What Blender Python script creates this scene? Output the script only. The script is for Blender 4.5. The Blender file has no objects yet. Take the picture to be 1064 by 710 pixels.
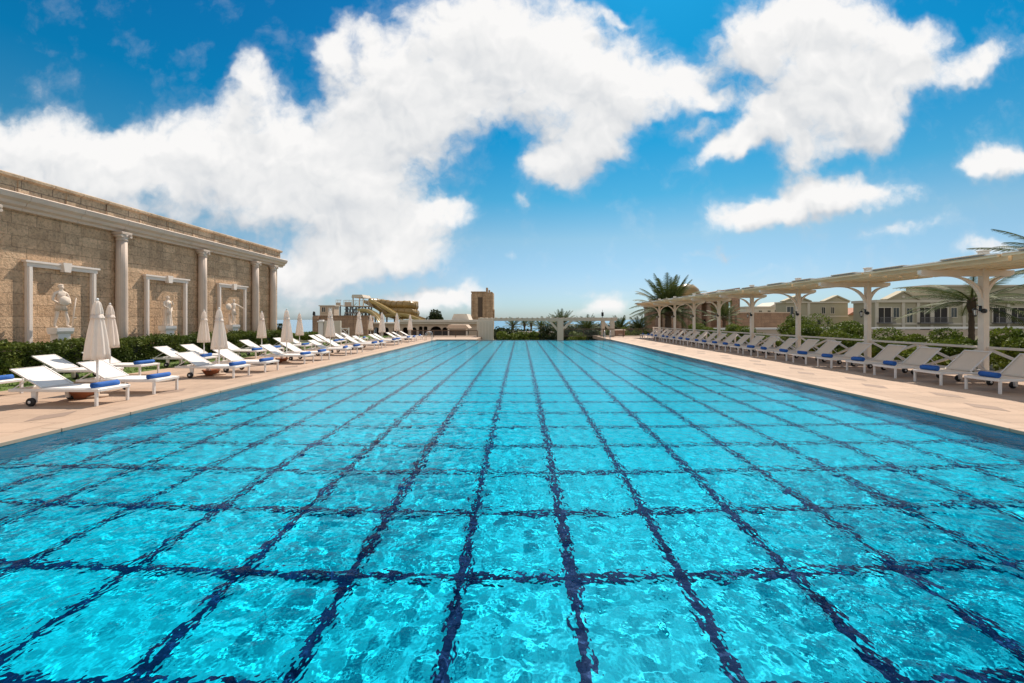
import bpy, math, random
import numpy as np
from mathutils import Vector, Matrix
rnd = random.Random(7); rng = np.random.default_rng(11)
SC = bpy.context.scene; COL = SC.collection
PI = math.pi
F, H, VX, VY = 430.0, 1.8, 541.0, 332.0          # focal length in photo pixels, eye height, vanishing point
def at(px, py, Y):
    """world point seen at photo pixel px,py at distance Y"""
    return Vector(((px-VX)/F*Y, Y, H+(VY-py)/F*Y))

# ------------------------------------------------------------------ materials
def new_mat(n):
    m = bpy.data.materials.new(n); m.use_nodes = True
    nt = m.node_tree; b = nt.nodes['Principled BSDF']; return m, nt, b
def N(nt, t, **kw):
    n = nt.nodes.new(t)
    for k, v in kw.items():
        if k in n.inputs: n.inputs[k].default_value = v
        else: setattr(n, k, v)
    return n
def rgba(c): return (c[0], c[1], c[2], 1)
def mix(nt, fac, a, b, mode='MIX'):
    n = nt.nodes.new('ShaderNodeMix'); n.data_type = 'RGBA'; n.blend_type = mode
    for s, v in ((n.inputs[0], fac), (n.inputs[6], a), (n.inputs[7], b)):
        if isinstance(v, bpy.types.NodeSocket): nt.links.new(v, s)
        elif isinstance(v, (int, float)): s.default_value = v
        else: s.default_value = rgba(v)
    return n.outputs[2]
def ramp(nt, fac, stops):
    r = nt.nodes.new('ShaderNodeValToRGB')
    e = r.color_ramp.elements
    while len(e) < len(stops): e.new(0.5)
    for q, (p, c) in zip(e, stops):
        q.position = p; q.color = rgba(c) if not isinstance(c, (int, float)) else (c, c, c, 1)
    nt.links.new(fac, r.inputs[0]); return r.outputs[0]
def math_(nt, op, a, b=None, c=None):
    n = nt.nodes.new('ShaderNodeMath'); n.operation = op
    for i, v in enumerate((a, b, c)):
        if v is None: continue
        if isinstance(v, bpy.types.NodeSocket): nt.links.new(v, n.inputs[i])
        else: n.inputs[i].default_value = v
    return n.outputs[0]
def noise(nt, vec, scale, detail=4, rough=.55, dist=0):
    n = N(nt, 'ShaderNodeTexNoise', Scale=scale, Detail=detail, Roughness=rough, Distortion=dist)
    if vec is not None: nt.links.new(vec, n.inputs['Vector'])
    return n.outputs['Fac']
def pos(nt): return nt.nodes.new('ShaderNodeNewGeometry').outputs['Position']
def objc(nt): return nt.nodes.new('ShaderNodeTexCoord').outputs['Object']
def bump(nt, b, h, strength=.3, dist=.02):
    n = N(nt, 'ShaderNodeBump', Strength=strength, Distance=dist)
    nt.links.new(h, n.inputs['Height']); nt.links.new(n.outputs[0], b.inputs['Normal'])
def plain(n, c, rough=.5, var=.12, scale=3.0, metal=0, bmp=0, bscale=40, coords='pos', dirt=0, spec=.5):
    m, nt, b = new_mat(n); b.inputs['Specular IOR Level'].default_value = spec; p = pos(nt) if coords == 'pos' else objc(nt)
    f = noise(nt, p, scale, 5, .6)
    lo = tuple(x*(1-var) for x in c); hi = tuple(min(1, x*(1+var*.6)) for x in c)
    col = mix(nt, f, lo, hi)
    if dirt:
        g = ramp(nt, noise(nt, p, scale*.35, 6, .7), ((.48, 0.), (.72, 1.)))
        col = mix(nt, math_(nt, 'MULTIPLY', g, dirt), col, tuple(x*.55 for x in c))
    nt.links.new(col, b.inputs['Base Color']); b.inputs['Roughness'].default_value = rough; b.inputs['Metallic'].default_value = metal
    if bmp: bump(nt, b, noise(nt, p, bscale, 3), bmp, .01)
    return m
def stone_wall(n, c1, c2, joint, bw, bh, swap='YZ', mort=.012, bmp=.6, pit=1.0):
    m, nt, b = new_mat(n); p = pos(nt)
    s = nt.nodes.new('ShaderNodeSeparateXYZ'); nt.links.new(p, s.inputs[0])
    cb = nt.nodes.new('ShaderNodeCombineXYZ')
    nt.links.new(s.outputs['XYZ'.index(swap[0])], cb.inputs[0]); nt.links.new(s.outputs['XYZ'.index(swap[1])], cb.inputs[1])
    w = N(nt, 'ShaderNodeTexNoise', Scale=2.2, Detail=3); nt.links.new(p, w.inputs['Vector'])
    wv = nt.nodes.new('ShaderNodeVectorMath'); wv.operation = 'SCALE'; nt.links.new(w.outputs['Color'], wv.inputs[0]); wv.inputs['Scale'].default_value = .05
    av = nt.nodes.new('ShaderNodeVectorMath'); nt.links.new(cb.outputs[0], av.inputs[0]); nt.links.new(wv.outputs[0], av.inputs[1])
    br = N(nt, 'ShaderNodeTexBrick'); br.offset = .43; br.squash = .8; br.squash_frequency = 3
    br.inputs['Scale'].default_value = 1; br.inputs['Brick Width'].default_value = bw; br.inputs['Row Height'].default_value = bh
    br.inputs['Mortar Size'].default_value = mort; br.inputs['Mortar Smooth'].default_value = .4
    br.inputs['Color1'].default_value = rgba(c1); br.inputs['Color2'].default_value = rgba(c2); br.inputs['Mortar'].default_value = rgba(joint)
    nt.links.new(av.outputs[0], br.inputs['Vector'])
    n1 = noise(nt, p, 13, 6, .72); n2 = noise(nt, p, 1.6, 5, .65)
    col = mix(nt, 1.0, br.outputs['Color'], ramp(nt, n1, ((.32, .52), (.47, 1.0), (.68, 1.28))), 'MULTIPLY')
    col = mix(nt, 1.0, col, ramp(nt, n2, ((.3, .80), (.7, 1.16))), 'MULTIPLY')
    st = N(nt, 'ShaderNodeMapping'); st.inputs['Scale'].default_value = (2.6, 2.6, .16); nt.links.new(p, st.inputs[0])
    col = mix(nt, 1.0, col, ramp(nt, noise(nt, st.outputs[0], 1.0, 5, .65), ((.34, .80), (.5, 1.), (.7, 1.06))), 'MULTIPLY')   # old rain streaks
    nt.links.new(col, b.inputs['Base Color']); b.inputs['Roughness'].default_value = .9
    h = math_(nt, 'SUBTRACT', math_(nt, 'MULTIPLY', n1, 1.1*pit), math_(nt, 'MULTIPLY', br.outputs['Fac'], .6))
    bump(nt, b, h, bmp, .05); return m
def foliage_mat(n, c, hi, tr=.25):
    m, nt, b = new_mat(n); p = pos(nt)
    f = noise(nt, p, 1.6, 3, .6); g = noise(nt, p, 17, 2)
    col = mix(nt, ramp(nt, f, ((.36, 0.), (.64, 1.))), c, hi)
    col = mix(nt, 1.0, col, ramp(nt, g, ((.3, .6), (.7, 1.35))), 'MULTIPLY')
    nt.links.new(col, b.inputs['Base Color']); b.inputs['Roughness'].default_value = .6; b.inputs['Specular IOR Level'].default_value = .2
    t = nt.nodes.new('ShaderNodeBsdfTranslucent'); nt.links.new(col, t.inputs[0])
    ms = nt.nodes.new('ShaderNodeMixShader'); ms.inputs[0].default_value = tr
    o = nt.nodes['Material Output']; nt.links.new(b.outputs[0], ms.inputs[1]); nt.links.new(t.outputs[0], ms.inputs[2]); nt.links.new(ms.outputs[0], o.inputs[0])
    return m
def cloth_mat(n, c, tr=.25, scale=400, coords='obj'):
    m, nt, b = new_mat(n); p = objc(nt)
    f = noise(nt, p, 6, 5, .6)
    col = mix(nt, f, tuple(x*.9 for x in c), tuple(min(1, x*1.04) for x in c))
    nt.links.new(col, b.inputs['Base Color']); b.inputs['Roughness'].default_value = .85
    bump(nt, b, noise(nt, p, scale, 2), .15, .004)
    if tr:
        t = nt.nodes.new('ShaderNodeBsdfTranslucent'); nt.links.new(col, t.inputs[0])
        ms = nt.nodes.new('ShaderNodeMixShader'); ms.inputs[0].default_value = tr
        o = nt.nodes['Material Output']; nt.links.new(b.outputs[0], ms.inputs[1]); nt.links.new(t.outputs[0], ms.inputs[2]); nt.links.new(ms.outputs[0], o.inputs[0])
    return m

def deck_mat():
    m, nt, b = new_mat('sandstone_deck'); p = pos(nt)
    br = N(nt, 'ShaderNodeTexBrick'); br.offset = 0.5
    for k, v in (('Scale', 1), ('Brick Width', .9), ('Row Height', .6), ('Mortar Size', .009), ('Mortar Smooth', .2)): br.inputs[k].default_value = v
    br.inputs['Color1'].default_value = rgba((.47, .33, .235)); br.inputs['Color2'].default_value = rgba((.42, .295, .21)); br.inputs['Mortar'].default_value = rgba((.22, .155, .11))
    nt.links.new(p, br.inputs['Vector'])
    n1 = noise(nt, p, .5, 6, .68); n2 = noise(nt, p, 30, 4, .7)
    col = mix(nt, 1., br.outputs['Color'], ramp(nt, n1, ((.32, .80), (.68, 1.1))), 'MULTIPLY')
    col = mix(nt, 1., col, ramp(nt, n2, ((.3, .90), (.7, 1.06))), 'MULTIPLY')
    nt.links.new(col, b.inputs['Base Color']); b.inputs['Roughness'].default_value = .75
    bump(nt, b, math_(nt, 'SUBTRACT', math_(nt, 'MULTIPLY', n2, .3), br.outputs['Fac']), .25, .004); return m

M = {}
M['deck'] = deck_mat()
M['coping'] = plain('sandstone_coping', (.47, .34, .245), .7, .1, 5, bmp=.1)
M['inlay'] = plain('brown_inlay_stone', (.29, .205, .155), .75, .2, 6)
M['wall'] = stone_wall('rough_tufa_blocks', (.63, .43, .27), (.50, .33, .20), (.36, .24, .145), .72, .385, 'YZ', .010, .8, 1.5)
M['parapet'] = stone_wall('parapet_tufa', (.58, .42, .28), (.42, .30, .19), (.22, .15, .10), .95, .62, 'YZ', .02, .5)
M['trim'] = plain('pale_limestone', (.62, .49, .395), .7, .14, 2.2, bmp=.12, dirt=.25)
M['frame'] = plain('white_limestone', (.80, .70, .62), .7, .1, 3, bmp=.1, dirt=.2)
M['statue'] = plain('statue_stone', (.80, .66, .54), .75, .2, 6, bmp=.2, dirt=.2)
M['plinth'] = plain('white_plinth_stone', (.84, .80, .76), .65, .1, 4, dirt=.15)
M['white'] = plain('white_painted_aluminium', (.80, .76, .72), .35, .04, 3)
M['sling'] = cloth_mat('white_sling_mesh', (.83, .79, .75), .12)
M['sling_b'] = cloth_mat('beige_sling_mesh', (.88, .73, .58), .12)
M['rubber'] = plain('black_rubber', (.02, .018, .018), .6, .2, 8)
M['towel'] = cloth_mat('blue_terry', (.022, .115, .40), 0, 120)
M['canvas'] = cloth_mat('cream_umbrella_canvas', (.90, .81, .73), .42, 300)
M['terra'] = plain('terracotta', (.36, .13, .06), .8, .2, 8)
M['pwood'] = plain('cream_painted_timber', (.86, .75, .63), .6, .12, 4, bmp=.08, dirt=.15)
M['rwood'] = plain('pale_pine_boards', (.88, .70, .46), .6, .2, 3, bmp=.1, dirt=.15)
M['sheet'] = cloth_mat('translucent_roof_sheet', (.70, .76, .80), .75)
M['boards'] = cloth_mat('pale_reed_boards', (.88, .70, .46), .45)
M['capb'] = plain('weathered_cap_board', (.74, .60, .47), .7, .2, 5)
M['black'] = plain('black_iron', (.015, .015, .017), .4, .2, 8)
M['glassy'] = plain('milk_glass', (.75, .72, .66), .2, .05, 4)
M['steel'] = plain('stainless_steel', (.62, .62, .62), .25, .05, 4, metal=1)
M['leaf_hedge'] = foliage_mat('hedge_leaves', (.06, .09, .016), (.14, .17, .03))
M['leaf_shrub'] = foliage_mat('shrub_leaves', (.07, .11, .012), (.17, .21, .03))
M['leaf_dark'] = foliage_mat('dark_leaves', (.020, .034, .012), (.045, .062, .018))
M['leaf_palm'] = foliage_mat('palm_leaves', (.045, .070, .018), (.11, .13, .035), .2)
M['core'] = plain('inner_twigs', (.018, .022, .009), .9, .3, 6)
M['bark'] = plain('palm_bark', (.13, .085, .055), .9, .35, 7, bmp=.6, bscale=14)
M['petal'] = plain('red_petals', (.55, .03, .02), .6, .2, 9)
M['brown'] = stone_wall('brown_stone', (.42, .26, .165), (.33, .20, .13), (.22, .14, .09), .9, .45, 'XZ', .015, .4)
M['tower'] = stone_wall('tower_stone', (.58, .38, .23), (.46, .29, .17), (.30, .19, .11), 1.1, .6, 'XZ', .02, .5)
M['beige'] = plain('beige_render', (.62, .47, .35), .8, .12, .8, bmp=.1, dirt=.2)
M['cream'] = plain('cream_render', (.66, .58, .48), .8, .1, .8, dirt=.15)
M['sage'] = plain('sage_render', (.42, .365, .25), .8, .1, .6, dirt=.2)
M['palegrey'] = plain('pale_grey_render', (.62, .54, .43), .8, .1, .7, dirt=.2)
M['roofred'] = plain('clay_tile_roof', (.40, .17, .10), .8, .2, 4, bmp=.4, bscale=10)
M['pane'] = plain('dark_window_glass', (.05, .055, .05), .08, .2, 2)
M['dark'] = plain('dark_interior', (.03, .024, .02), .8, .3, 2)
M['gold'] = plain('ochre_fibreglass', (.33, .205, .065), .35, .15, .6, dirt=.2)
M['goldlt'] = plain('yellow_fibreglass', (.52, .39, .17), .35, .1, .6)
M['gsteel'] = plain('grey_painted_steel', (.16, .15, .15), .5, .2, 2)
M['grass'] = foliage_mat('lawn_blades', (.06, .11, .015), (.13, .19, .03), .15)
M['soil'] = plain('garden_soil', (.10, .085, .04), .95, .3, 1.5, bmp=.4, bscale=20)
M['lawn'] = plain('lawn_ground', (.10, .15, .025), .95, .35, 3, bmp=.5, bscale=60)
M['terrain'] = plain('dry_scrub_ground', (.17, .15, .075), .95, .5, .06, bmp=.4, bscale=2)
M['navy'] = plain('navy_mosaic', (.001, .030, .115), .4, .35, 25, spec=.04)
M['line'] = M['navy']

def floor_mat():
    m, nt, b = new_mat('turquoise_pool_mosaic'); p = pos(nt)
    br = N(nt, 'ShaderNodeTexBrick'); br.offset = 0
    for k, v in (('Scale', 1), ('Brick Width', .05), ('Row Height', .05), ('Mortar Size', .003)): br.inputs[k].default_value = v
    br.inputs['Color1'].default_value = rgba((.002, .49, .70)); br.inputs['Color2'].default_value = rgba((.003, .56, .77)); br.inputs['Mortar'].default_value = rgba((.004, .54, .72))
    nt.links.new(p, br.inputs['Vector'])
    col = mix(nt, 1., br.outputs['Color'], ramp(nt, noise(nt, p, .5, 3), ((.3, .92), (.7, 1.06))), 'MULTIPLY')
    nt.links.new(col, b.inputs['Base Color']); b.inputs['Roughness'].default_value = .4; b.inputs['Specular IOR Level'].default_value = .04; return m
M['floor'] = floor_mat()
M['poolwall'] = plain('blue_wall_mosaic', (.004, .38, .56), .35, .25, 18, spec=.04)
M['border'] = plain('blue_border_mosaic', (.004, .34, .52), .35, .25, 18, spec=.04)

def water_mat():
    m, nt, b = new_mat('clear_pool_water'); nt.nodes.remove(b); o = nt.nodes['Material Output']
    p = pos(nt)
    mp = N(nt, 'ShaderNodeMapping'); mp.inputs['Scale'].default_value = (1, .8, 1); nt.links.new(p, mp.inputs[0])
    n1 = N(nt, 'ShaderNodeTexNoise', Scale=12.0, Detail=2, Roughness=.55); nt.links.new(mp.outputs[0], n1.inputs['Vector'])
    bp = N(nt, 'ShaderNodeBump', Strength=.24, Distance=.05); nt.links.new(n1.outputs['Fac'], bp.inputs['Height']); nrm = bp.outputs[0]
    rf = nt.nodes.new('ShaderNodeBsdfRefraction'); rf.inputs['IOR'].default_value = 1.33; rf.inputs['Roughness'].default_value = 0; rf.inputs['Color'].default_value = (.93, .985, 1, 1)
    gl = nt.nodes.new('ShaderNodeBsdfGlossy'); gl.inputs['Roughness'].default_value = 0.0; gl.inputs['Color'].default_value = (1, 1, 1, 1)
    fr = nt.nodes.new('ShaderNodeFresnel'); fr.inputs['IOR'].default_value = 1.33
    for n in (rf, gl, fr): nt.links.new(nrm, n.inputs['Normal'])
    lw = nt.nodes.new('ShaderNodeLayerWeight'); lw.inputs['Blend'].default_value = .5; nt.links.new(nrm, lw.inputs['Normal'])
    mr = N(nt, 'ShaderNodeMapRange'); nt.links.new(lw.outputs['Facing'], mr.inputs[0]); mr.inputs[1].default_value = .45; mr.inputs[2].default_value = .9; mr.inputs[3].default_value = .04; mr.inputs[4].default_value = .70
    ms = nt.nodes.new('ShaderNodeMixShader'); nt.links.new(math_(nt, 'MULTIPLY', fr.outputs[0], mr.outputs[0]), ms.inputs[0])
    nt.links.new(rf.outputs[0], ms.inputs[1]); nt.links.new(gl.outputs[0], ms.inputs[2]); nt.links.new(ms.outputs[0], o.inputs[0])
    return m
M['water'] = water_mat()
def sea_mat():
    m, nt, b = new_mat('sea_water'); p = pos(nt)
    b.inputs['Base Color'].default_value = (.10, .24, .36, 1); b.inputs['Roughness'].default_value = .25; b.inputs['IOR'].default_value = 1.33
    bump(nt, b, noise(nt, p, .25, 6, .6), .4, .6); return m
M['sea'] = sea_mat()

# ------------------------------------------------------------------ mesh builder
class MB:
    def __init__(s): s.v = []; s.f = []; s.sm = []
    def add(s, vs, fs, smooth=False):
        b = len(s.v); s.v += [tuple(x) for x in vs]; s.f += [tuple(b+i for i in f) for f in fs]; s.sm += [smooth]*len(fs); return s
    def box(s, x0, x1, y0, y1, z0, z1, bev=0.0):
        if bev <= 0:
            vs = [(x, y, z) for z in (z0, z1) for y in (y0, y1) for x in (x0, x1)]
            return s.add(vs, [(0, 2, 3, 1), (4, 5, 7, 6), (0, 1, 5, 4), (2, 6, 7, 3), (0, 4, 6, 2), (1, 3, 7, 5)])
        b = min(bev, (x1-x0)*.45, (y1-y0)*.45, (z1-z0)*.45)
        def ring(d, z): return [(x0+d+b, y0+d, z), (x1-d-b, y0+d, z), (x1-d, y0+d+b, z), (x1-d, y1-d-b, z), (x1-d-b, y1-d, z), (x0+d+b, y1-d, z), (x0+d, y1-d-b, z), (x0+d, y0+d+b, z)]
        def ring2(z):
            return [(x0+b, y0+b, z), (x1-b, y0+b, z), (x1-b, y0+b, z), (x1-b, y1-b, z), (x1-b, y1-b, z), (x0+b, y1-b, z), (x0+b, y1-b, z), (x0+b, y0+b, z)]
        vs = []
        e = b*.999
        def rr(d, z):
            c = b-d if b-d > 1e-6 else 1e-4
            return [(x0+d+c, y0+d, z), (x1-d-c, y0+d, z), (x1-d, y0+d+c, z), (x1-d, y1-d-c, z), (x1-d-c, y1-d, z), (x0+d+c, y1-d, z), (x0+d, y1-d-c, z), (x0+d, y0+d+c, z)]
        rings = [rr(b*.7, z0), rr(0, z0+b*.7), rr(0, z1-b*.7), rr(b*.7, z1)]
        for r in rings: vs += r
        fs = []
        for i in range(3):
            for k in range(8):
                a = i*8+k; c = i*8+(k+1) % 8
                fs.append((a, c, c+8, a+8))
        fs.append(tuple(range(7, -1, -1))); fs.append(tuple(range(24, 32)))
        return s.add(vs, fs)
    def bar(s, a, b, w, h, up=(0, 0, 1)):
        """rectangular bar from a to b"""
        a, b = Vector(a), Vector(b); d = (b-a).normalized(); u = Vector(up)
        if abs(d.dot(u)) > .98: u = Vector((1, 0, 0))
        r = d.cross(u).normalized(); u = r.cross(d).normalized()
        vs = []
        for p in (a, b):
            for (i, j) in ((-1, -1), (1, -1), (1, 1), (-1, 1)): vs.append(p+r*(i*w/2)+u*(j*h/2))
        return s.add(vs, [(3, 2, 1, 0), (4, 5, 6, 7), (0, 1, 5, 4), (1, 2, 6, 5), (2, 3, 7, 6), (3, 0, 4, 7)])
    def tube(s, pts, rad, n=8, cap=True, arc=None, smooth=True):
        pts = [Vector(p) for p in pts]; m = len(pts)
        if not isinstance(rad, (list, tuple)): rad = [rad]*m
        vs = []; up = Vector((0, 0, 1)); closed = arc is None
        angs = [2*PI*k/n for k in range(n)] if closed else [arc[0]+(arc[1]-arc[0])*k/(n-1) for k in range(n)]
        for i, p in enumerate(pts):
            d = (pts[min(i+1, m-1)]-pts[max(i-1, 0)]).normalized()
            u = up if abs(d.dot(up)) < .95 else Vector((1, 0, 0))
            r = d.cross(u).normalized(); u2 = r.cross(d).normalized()
            for a in angs: vs.append(p+(r*math.cos(a)+u2*math.sin(a))*rad[i])
        fs = []
        for i in range(m-1):
            for k in range(n if closed else n-1):
                k2 = (k+1) % n
                fs.append((i*n+k, i*n+k2, (i+1)*n+k2, (i+1)*n+k))
        s.add(vs, fs, smooth)
        if cap and closed:
            b = len(s.v)-len(vs)
            s.f.append(tuple(b+k for k in range(n-1, -1, -1))); s.f.append(tuple(b+(m-1)*n+k for k in range(n))); s.sm += [False, False]
        return s
    def lathe(s, prof, c=(0, 0, 0), n=16, fold=None, axis='Z', smooth=True):
        """prof = [(r,z)], fold(angle, t) multiplies the radius"""
        vs = []; m = len(prof)
        for i, (r, z) in enumerate(prof):
            for k in range(n):
                a = 2*PI*k/n; q = r*(fold(a, i/(m-1)) if fold else 1)
                if axis == 'Z': vs.append((c[0]+q*math.cos(a), c[1]+q*math.sin(a), c[2]+z))
                elif axis == 'Y': vs.append((c[0]+q*math.cos(a), c[1]+z, c[2]+q*math.sin(a)))
                else: vs.append((c[0]+z, c[1]+q*math.cos(a), c[2]+q*math.sin(a)))
        fs = [(i*n+k, i*n+(k+1) % n, (i+1)*n+(k+1) % n, (i+1)*n+k) for i in range(m-1) for k in range(n)]
        s.add(vs, fs, smooth)
        b = len(s.v)-len(vs)
        s.f.append(tuple(b+k for k in range(n-1, -1, -1))); s.f.append(tuple(b+(m-1)*n+k for k in range(n))); s.sm += [False, False]
        return s
    def prism(s, poly, d0, d1, plane='XZ'):
        """polygon in a plane, extruded along the third axis"""
        n = len(poly)
        def P(a, b, d): return (a, d, b) if plane == 'XZ' else ((d, a, b) if plane == 'YZ' else (a, b, d))
        vs = [P(a, b, d0) for a, b in poly]+[P(a, b, d1) for a, b in poly]
        return s.add(vs, [tuple(range(n-1, -1, -1)), tuple(range(n, 2*n))]+[(k, (k+1) % n, n+(k+1) % n, n+k) for k in range(n)])
    def build(s, name, mat, parent=None, loc=(0, 0, 0), fix=True):
        me = bpy.data.meshes.new(name); me.from_pydata(s.v, [], s.f)
        me.polygons.foreach_set('use_smooth', s.sm)
        if fix:
            import bmesh
            bm = bmesh.new(); bm.from_mesh(me); bmesh.ops.recalc_face_normals(bm, faces=bm.faces); bm.to_mesh(me); bm.free()
        me.materials.append(mat); me.update()
        o = bpy.data.objects.new(name, me); COL.objects.link(o); o.location = loc
        if parent: o.parent = parent
        return o
def mesh_np(name, v, q, mat, parent=None, smooth=False):
    v = np.asarray(v, dtype=np.float32); q = np.asarray(q, dtype=np.int32)
    me = bpy.data.meshes.new(name); me.vertices.add(len(v)); me.vertices.foreach_set('co', v.ravel())
    k = q.shape[1]; me.loops.add(q.size); me.loops.foreach_set('vertex_index', q.ravel())
    me.polygons.add(len(q)); me.polygons.foreach_set('loop_start', np.arange(0, q.size, k, dtype=np.int32))
    me.polygons.foreach_set('use_smooth', np.full(len(q), smooth))
    me.update(calc_edges=True); me.validate(); me.materials.append(mat)
    o = bpy.data.objects.new(name, me); COL.objects.link(o)
    if parent: o.parent = parent
    return o
def tag(o, label=None, cat=None, group=None, kind=None):
    if label: o['label'] = label
    if cat: o['category'] = cat
    if group: o['group'] = group
    if kind: o['kind'] = kind
    return o
def thing(name, label, cat, loc=(0, 0, 0), rz=0, group=None):
    o = bpy.data.objects.new(name, None); COL.objects.link(o); o.empty_display_size = .2
    o.location = loc; o.rotation_euler = (0, 0, rz); return tag(o, label, cat, group)
KIDS = {}
def kids(o): return [c for c in COL.objects if c.parent == o] if o not in KIDS else KIDS[o]
def copy_tree(o, parent=None):
    c = o.copy(); COL.objects.link(c)
    if parent: c.parent = parent
    for ch in o.children: copy_tree(ch, c)
    return c
def struct(o): o['kind'] = 'structure'; return o
ORD = ['nearest', 'second', 'third', 'fourth', 'fifth', 'sixth', 'seventh', 'eighth', 'ninth', 'tenth', 'eleventh', 'twelfth', 'thirteenth', 'fourteenth', 'fifteenth', 'sixteenth',
       'seventeenth', 'eighteenth', 'nineteenth', 'twentieth', 'twenty-first', 'twenty-second', 'twenty-third', 'twenty-fourth', 'twenty-fifth', 'twenty-sixth']

# ------------------------------------------------------------------ world, sun, camera
SUN = Vector((.27, .75, 1)).normalized()
EL = math.asin(SUN.z); AZ = math.atan2(SUN.x, SUN.y)
def build_world():
    w = bpy.data.worlds.new("World"); SC.world = w; w.use_nodes = True
    nt = w.node_tree; bg = nt.nodes['Background']; out = nt.nodes['World Output']
    sk = N(nt, 'ShaderNodeTexSky'); sk.sky_type = 'NISHITA'; sk.sun_disc = False
    sk.sun_elevation = EL; sk.sun_rotation = AZ; sk.altitude = 0; sk.air_density = 1.0; sk.dust_density = .6; sk.ozone_density = 2.5
    g = nt.nodes.new('ShaderNodeTexCoord').outputs['Generated']
    sp = nt.nodes.new('ShaderNodeSeparateXYZ'); nt.links.new(g, sp.inputs[0]); x, y, z = sp.outputs
    # clear Mediterranean sky: deep blue overhead, pale at the horizon
    tint = ramp(nt, z, ((0., (.40, .53, .72)), (.03, (.42, .56, .74)), (.075, (.46, .57, .69)), (.187, (.45, .62, .62)), (.277, (.15, .55, .62)), (.41, (.012, .47, .63)), (.6, (.02, .40, .62)), (1., (.10, .42, .62))))
    skyc = mix(nt, 1., sk.outputs[0], tint, 'MULTIPLY')
    nt.links.new(skyc, bg.inputs[0]); bg.inputs[1].default_value = SKY
    # clouds by direction: u = x/y, v = z/y ahead of the pool
    ys = math_(nt, 'MAXIMUM', y, .08)
    u = math_(nt, 'DIVIDE', x, ys); v = math_(nt, 'DIVIDE', z, ys)
    uv = nt.nodes.new('ShaderNodeCombineXYZ'); nt.links.new(u, uv.inputs[0]); nt.links.new(v, uv.inputs[1]); uv = uv.outputs[0]
    # domain warp
    wn = N(nt, 'ShaderNodeTexNoise', Scale=5.0, Detail=4, Roughness=.6); nt.links.new(uv, wn.inputs['Vector'])
    w1 = nt.nodes.new('ShaderNodeVectorMath'); w1.operation = 'SUBTRACT'; nt.links.new(wn.outputs['Color'], w1.inputs[0]); w1.inputs[1].default_value = (.5, .5, .5)
    w2 = nt.nodes.new('ShaderNodeVectorMath'); w2.operation = 'MULTIPLY_ADD'; nt.links.new(w1.outputs[0], w2.inputs[0]); w2.inputs[1].default_value = (.16, .16, 0); nt.links.new(uv, w2.inputs[2])
    q = w2.outputs[0]
    def cover(vec):
        prod = None
        for (cx, cy, rx, ry, rot, wt) in CLOUDS:
            mp = N(nt, 'ShaderNodeMapping'); mp.vector_type = 'TEXTURE'
            mp.inputs['Location'].default_value = ((cx-VX)/F, (VY-cy)/F, 0); mp.inputs['Rotation'].default_value = (0, 0, math.radians(rot)); mp.inputs['Scale'].default_value = (rx/F, ry/F, 1)
            nt.links.new(vec, mp.inputs[0])
            ln = nt.nodes.new('ShaderNodeVectorMath'); ln.operation = 'LENGTH'; nt.links.new(mp.outputs[0], ln.inputs[0])
            mr = N(nt, 'ShaderNodeMapRange'); mr.interpolation_type = 'SMOOTHSTEP'
            nt.links.new(ln.outputs['Value'], mr.inputs[0]); mr.inputs[1].default_value = .25; mr.inputs[2].default_value = 1.55; mr.inputs[3].default_value = 1-wt; mr.inputs[4].default_value = 1
            prod = mr.outputs[0] if prod is None else math_(nt, 'MULTIPLY', prod, mr.outputs[0])
        return math_(nt, 'SUBTRACT', 1., prod)
    def fbm(vec, sc, det, ro, dist=0):
        n = N(nt, 'ShaderNodeTexNoise', Scale=sc, Detail=det, Roughness=ro, Distortion=dist); nt.links.new(vec, n.inputs['Vector']); return n.outputs['Fac']
    def shift(vec, d):
        o = nt.nodes.new('ShaderNodeVectorMath'); nt.links.new(vec, o.inputs[0]); o.inputs[1].default_value = d; return o.outputs[0]
    D = cover(q); D2 = cover(shift(q, (.015, .07, 0)))
    def billow(vec, sc, det):
        n = N(nt, 'ShaderNodeTexVoronoi', Scale=sc, Detail=det, Roughness=.55, Lacunarity=2.2); n.feature = 'F1'; n.normalize = True
        nt.links.new(vec, n.inputs['Vector']); return math_(nt, 'SUBTRACT', 1., n.outputs['Distance'])
    n1 = fbm(q, 7.5, 5, .6); nh = fbm(uv, 21.0, 7, .66, .25); bl = billow(q, 9.0, 2)
    dens = math_(nt, 'ADD', D, math_(nt, 'ADD', math_(nt, 'MULTIPLY', math_(nt, 'SUBTRACT', n1, .5), 1.2), math_(nt, 'ADD', math_(nt, 'MULTIPLY', math_(nt, 'SUBTRACT', nh, .5), .55), math_(nt, 'MULTIPLY', math_(nt, 'SUBTRACT', bl, .62), .9))))
    al = N(nt, 'ShaderNodeMapRange'); al.interpolation_type = 'SMOOTHSTEP'; nt.links.new(dens, al.inputs[0])
    al.inputs[1].default_value = .20; al.inputs[2].default_value = .90
    # added cloud overhead and behind, out of view, thickened to brighten the shade
    far = N(nt, 'ShaderNodeMapRange'); nt.links.new(y, far.inputs[0]); far.inputs[1].default_value = .10; far.inputs[2].default_value = .30
    ng = fbm(g, 2.2, 7, .58)
    alb = N(nt, 'ShaderNodeMapRange'); alb.interpolation_type = 'SMOOTHSTEP'; nt.links.new(ng, alb.inputs[0]); alb.inputs[1].default_value = .36; alb.inputs[2].default_value = .60
    veil = N(nt, 'ShaderNodeMapRange'); veil.interpolation_type = 'SMOOTHSTEP'; nt.links.new(dens, veil.inputs[0])
    veil.inputs[1].default_value = .06; veil.inputs[2].default_value = .5; veil.inputs[4].default_value = .16
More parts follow.
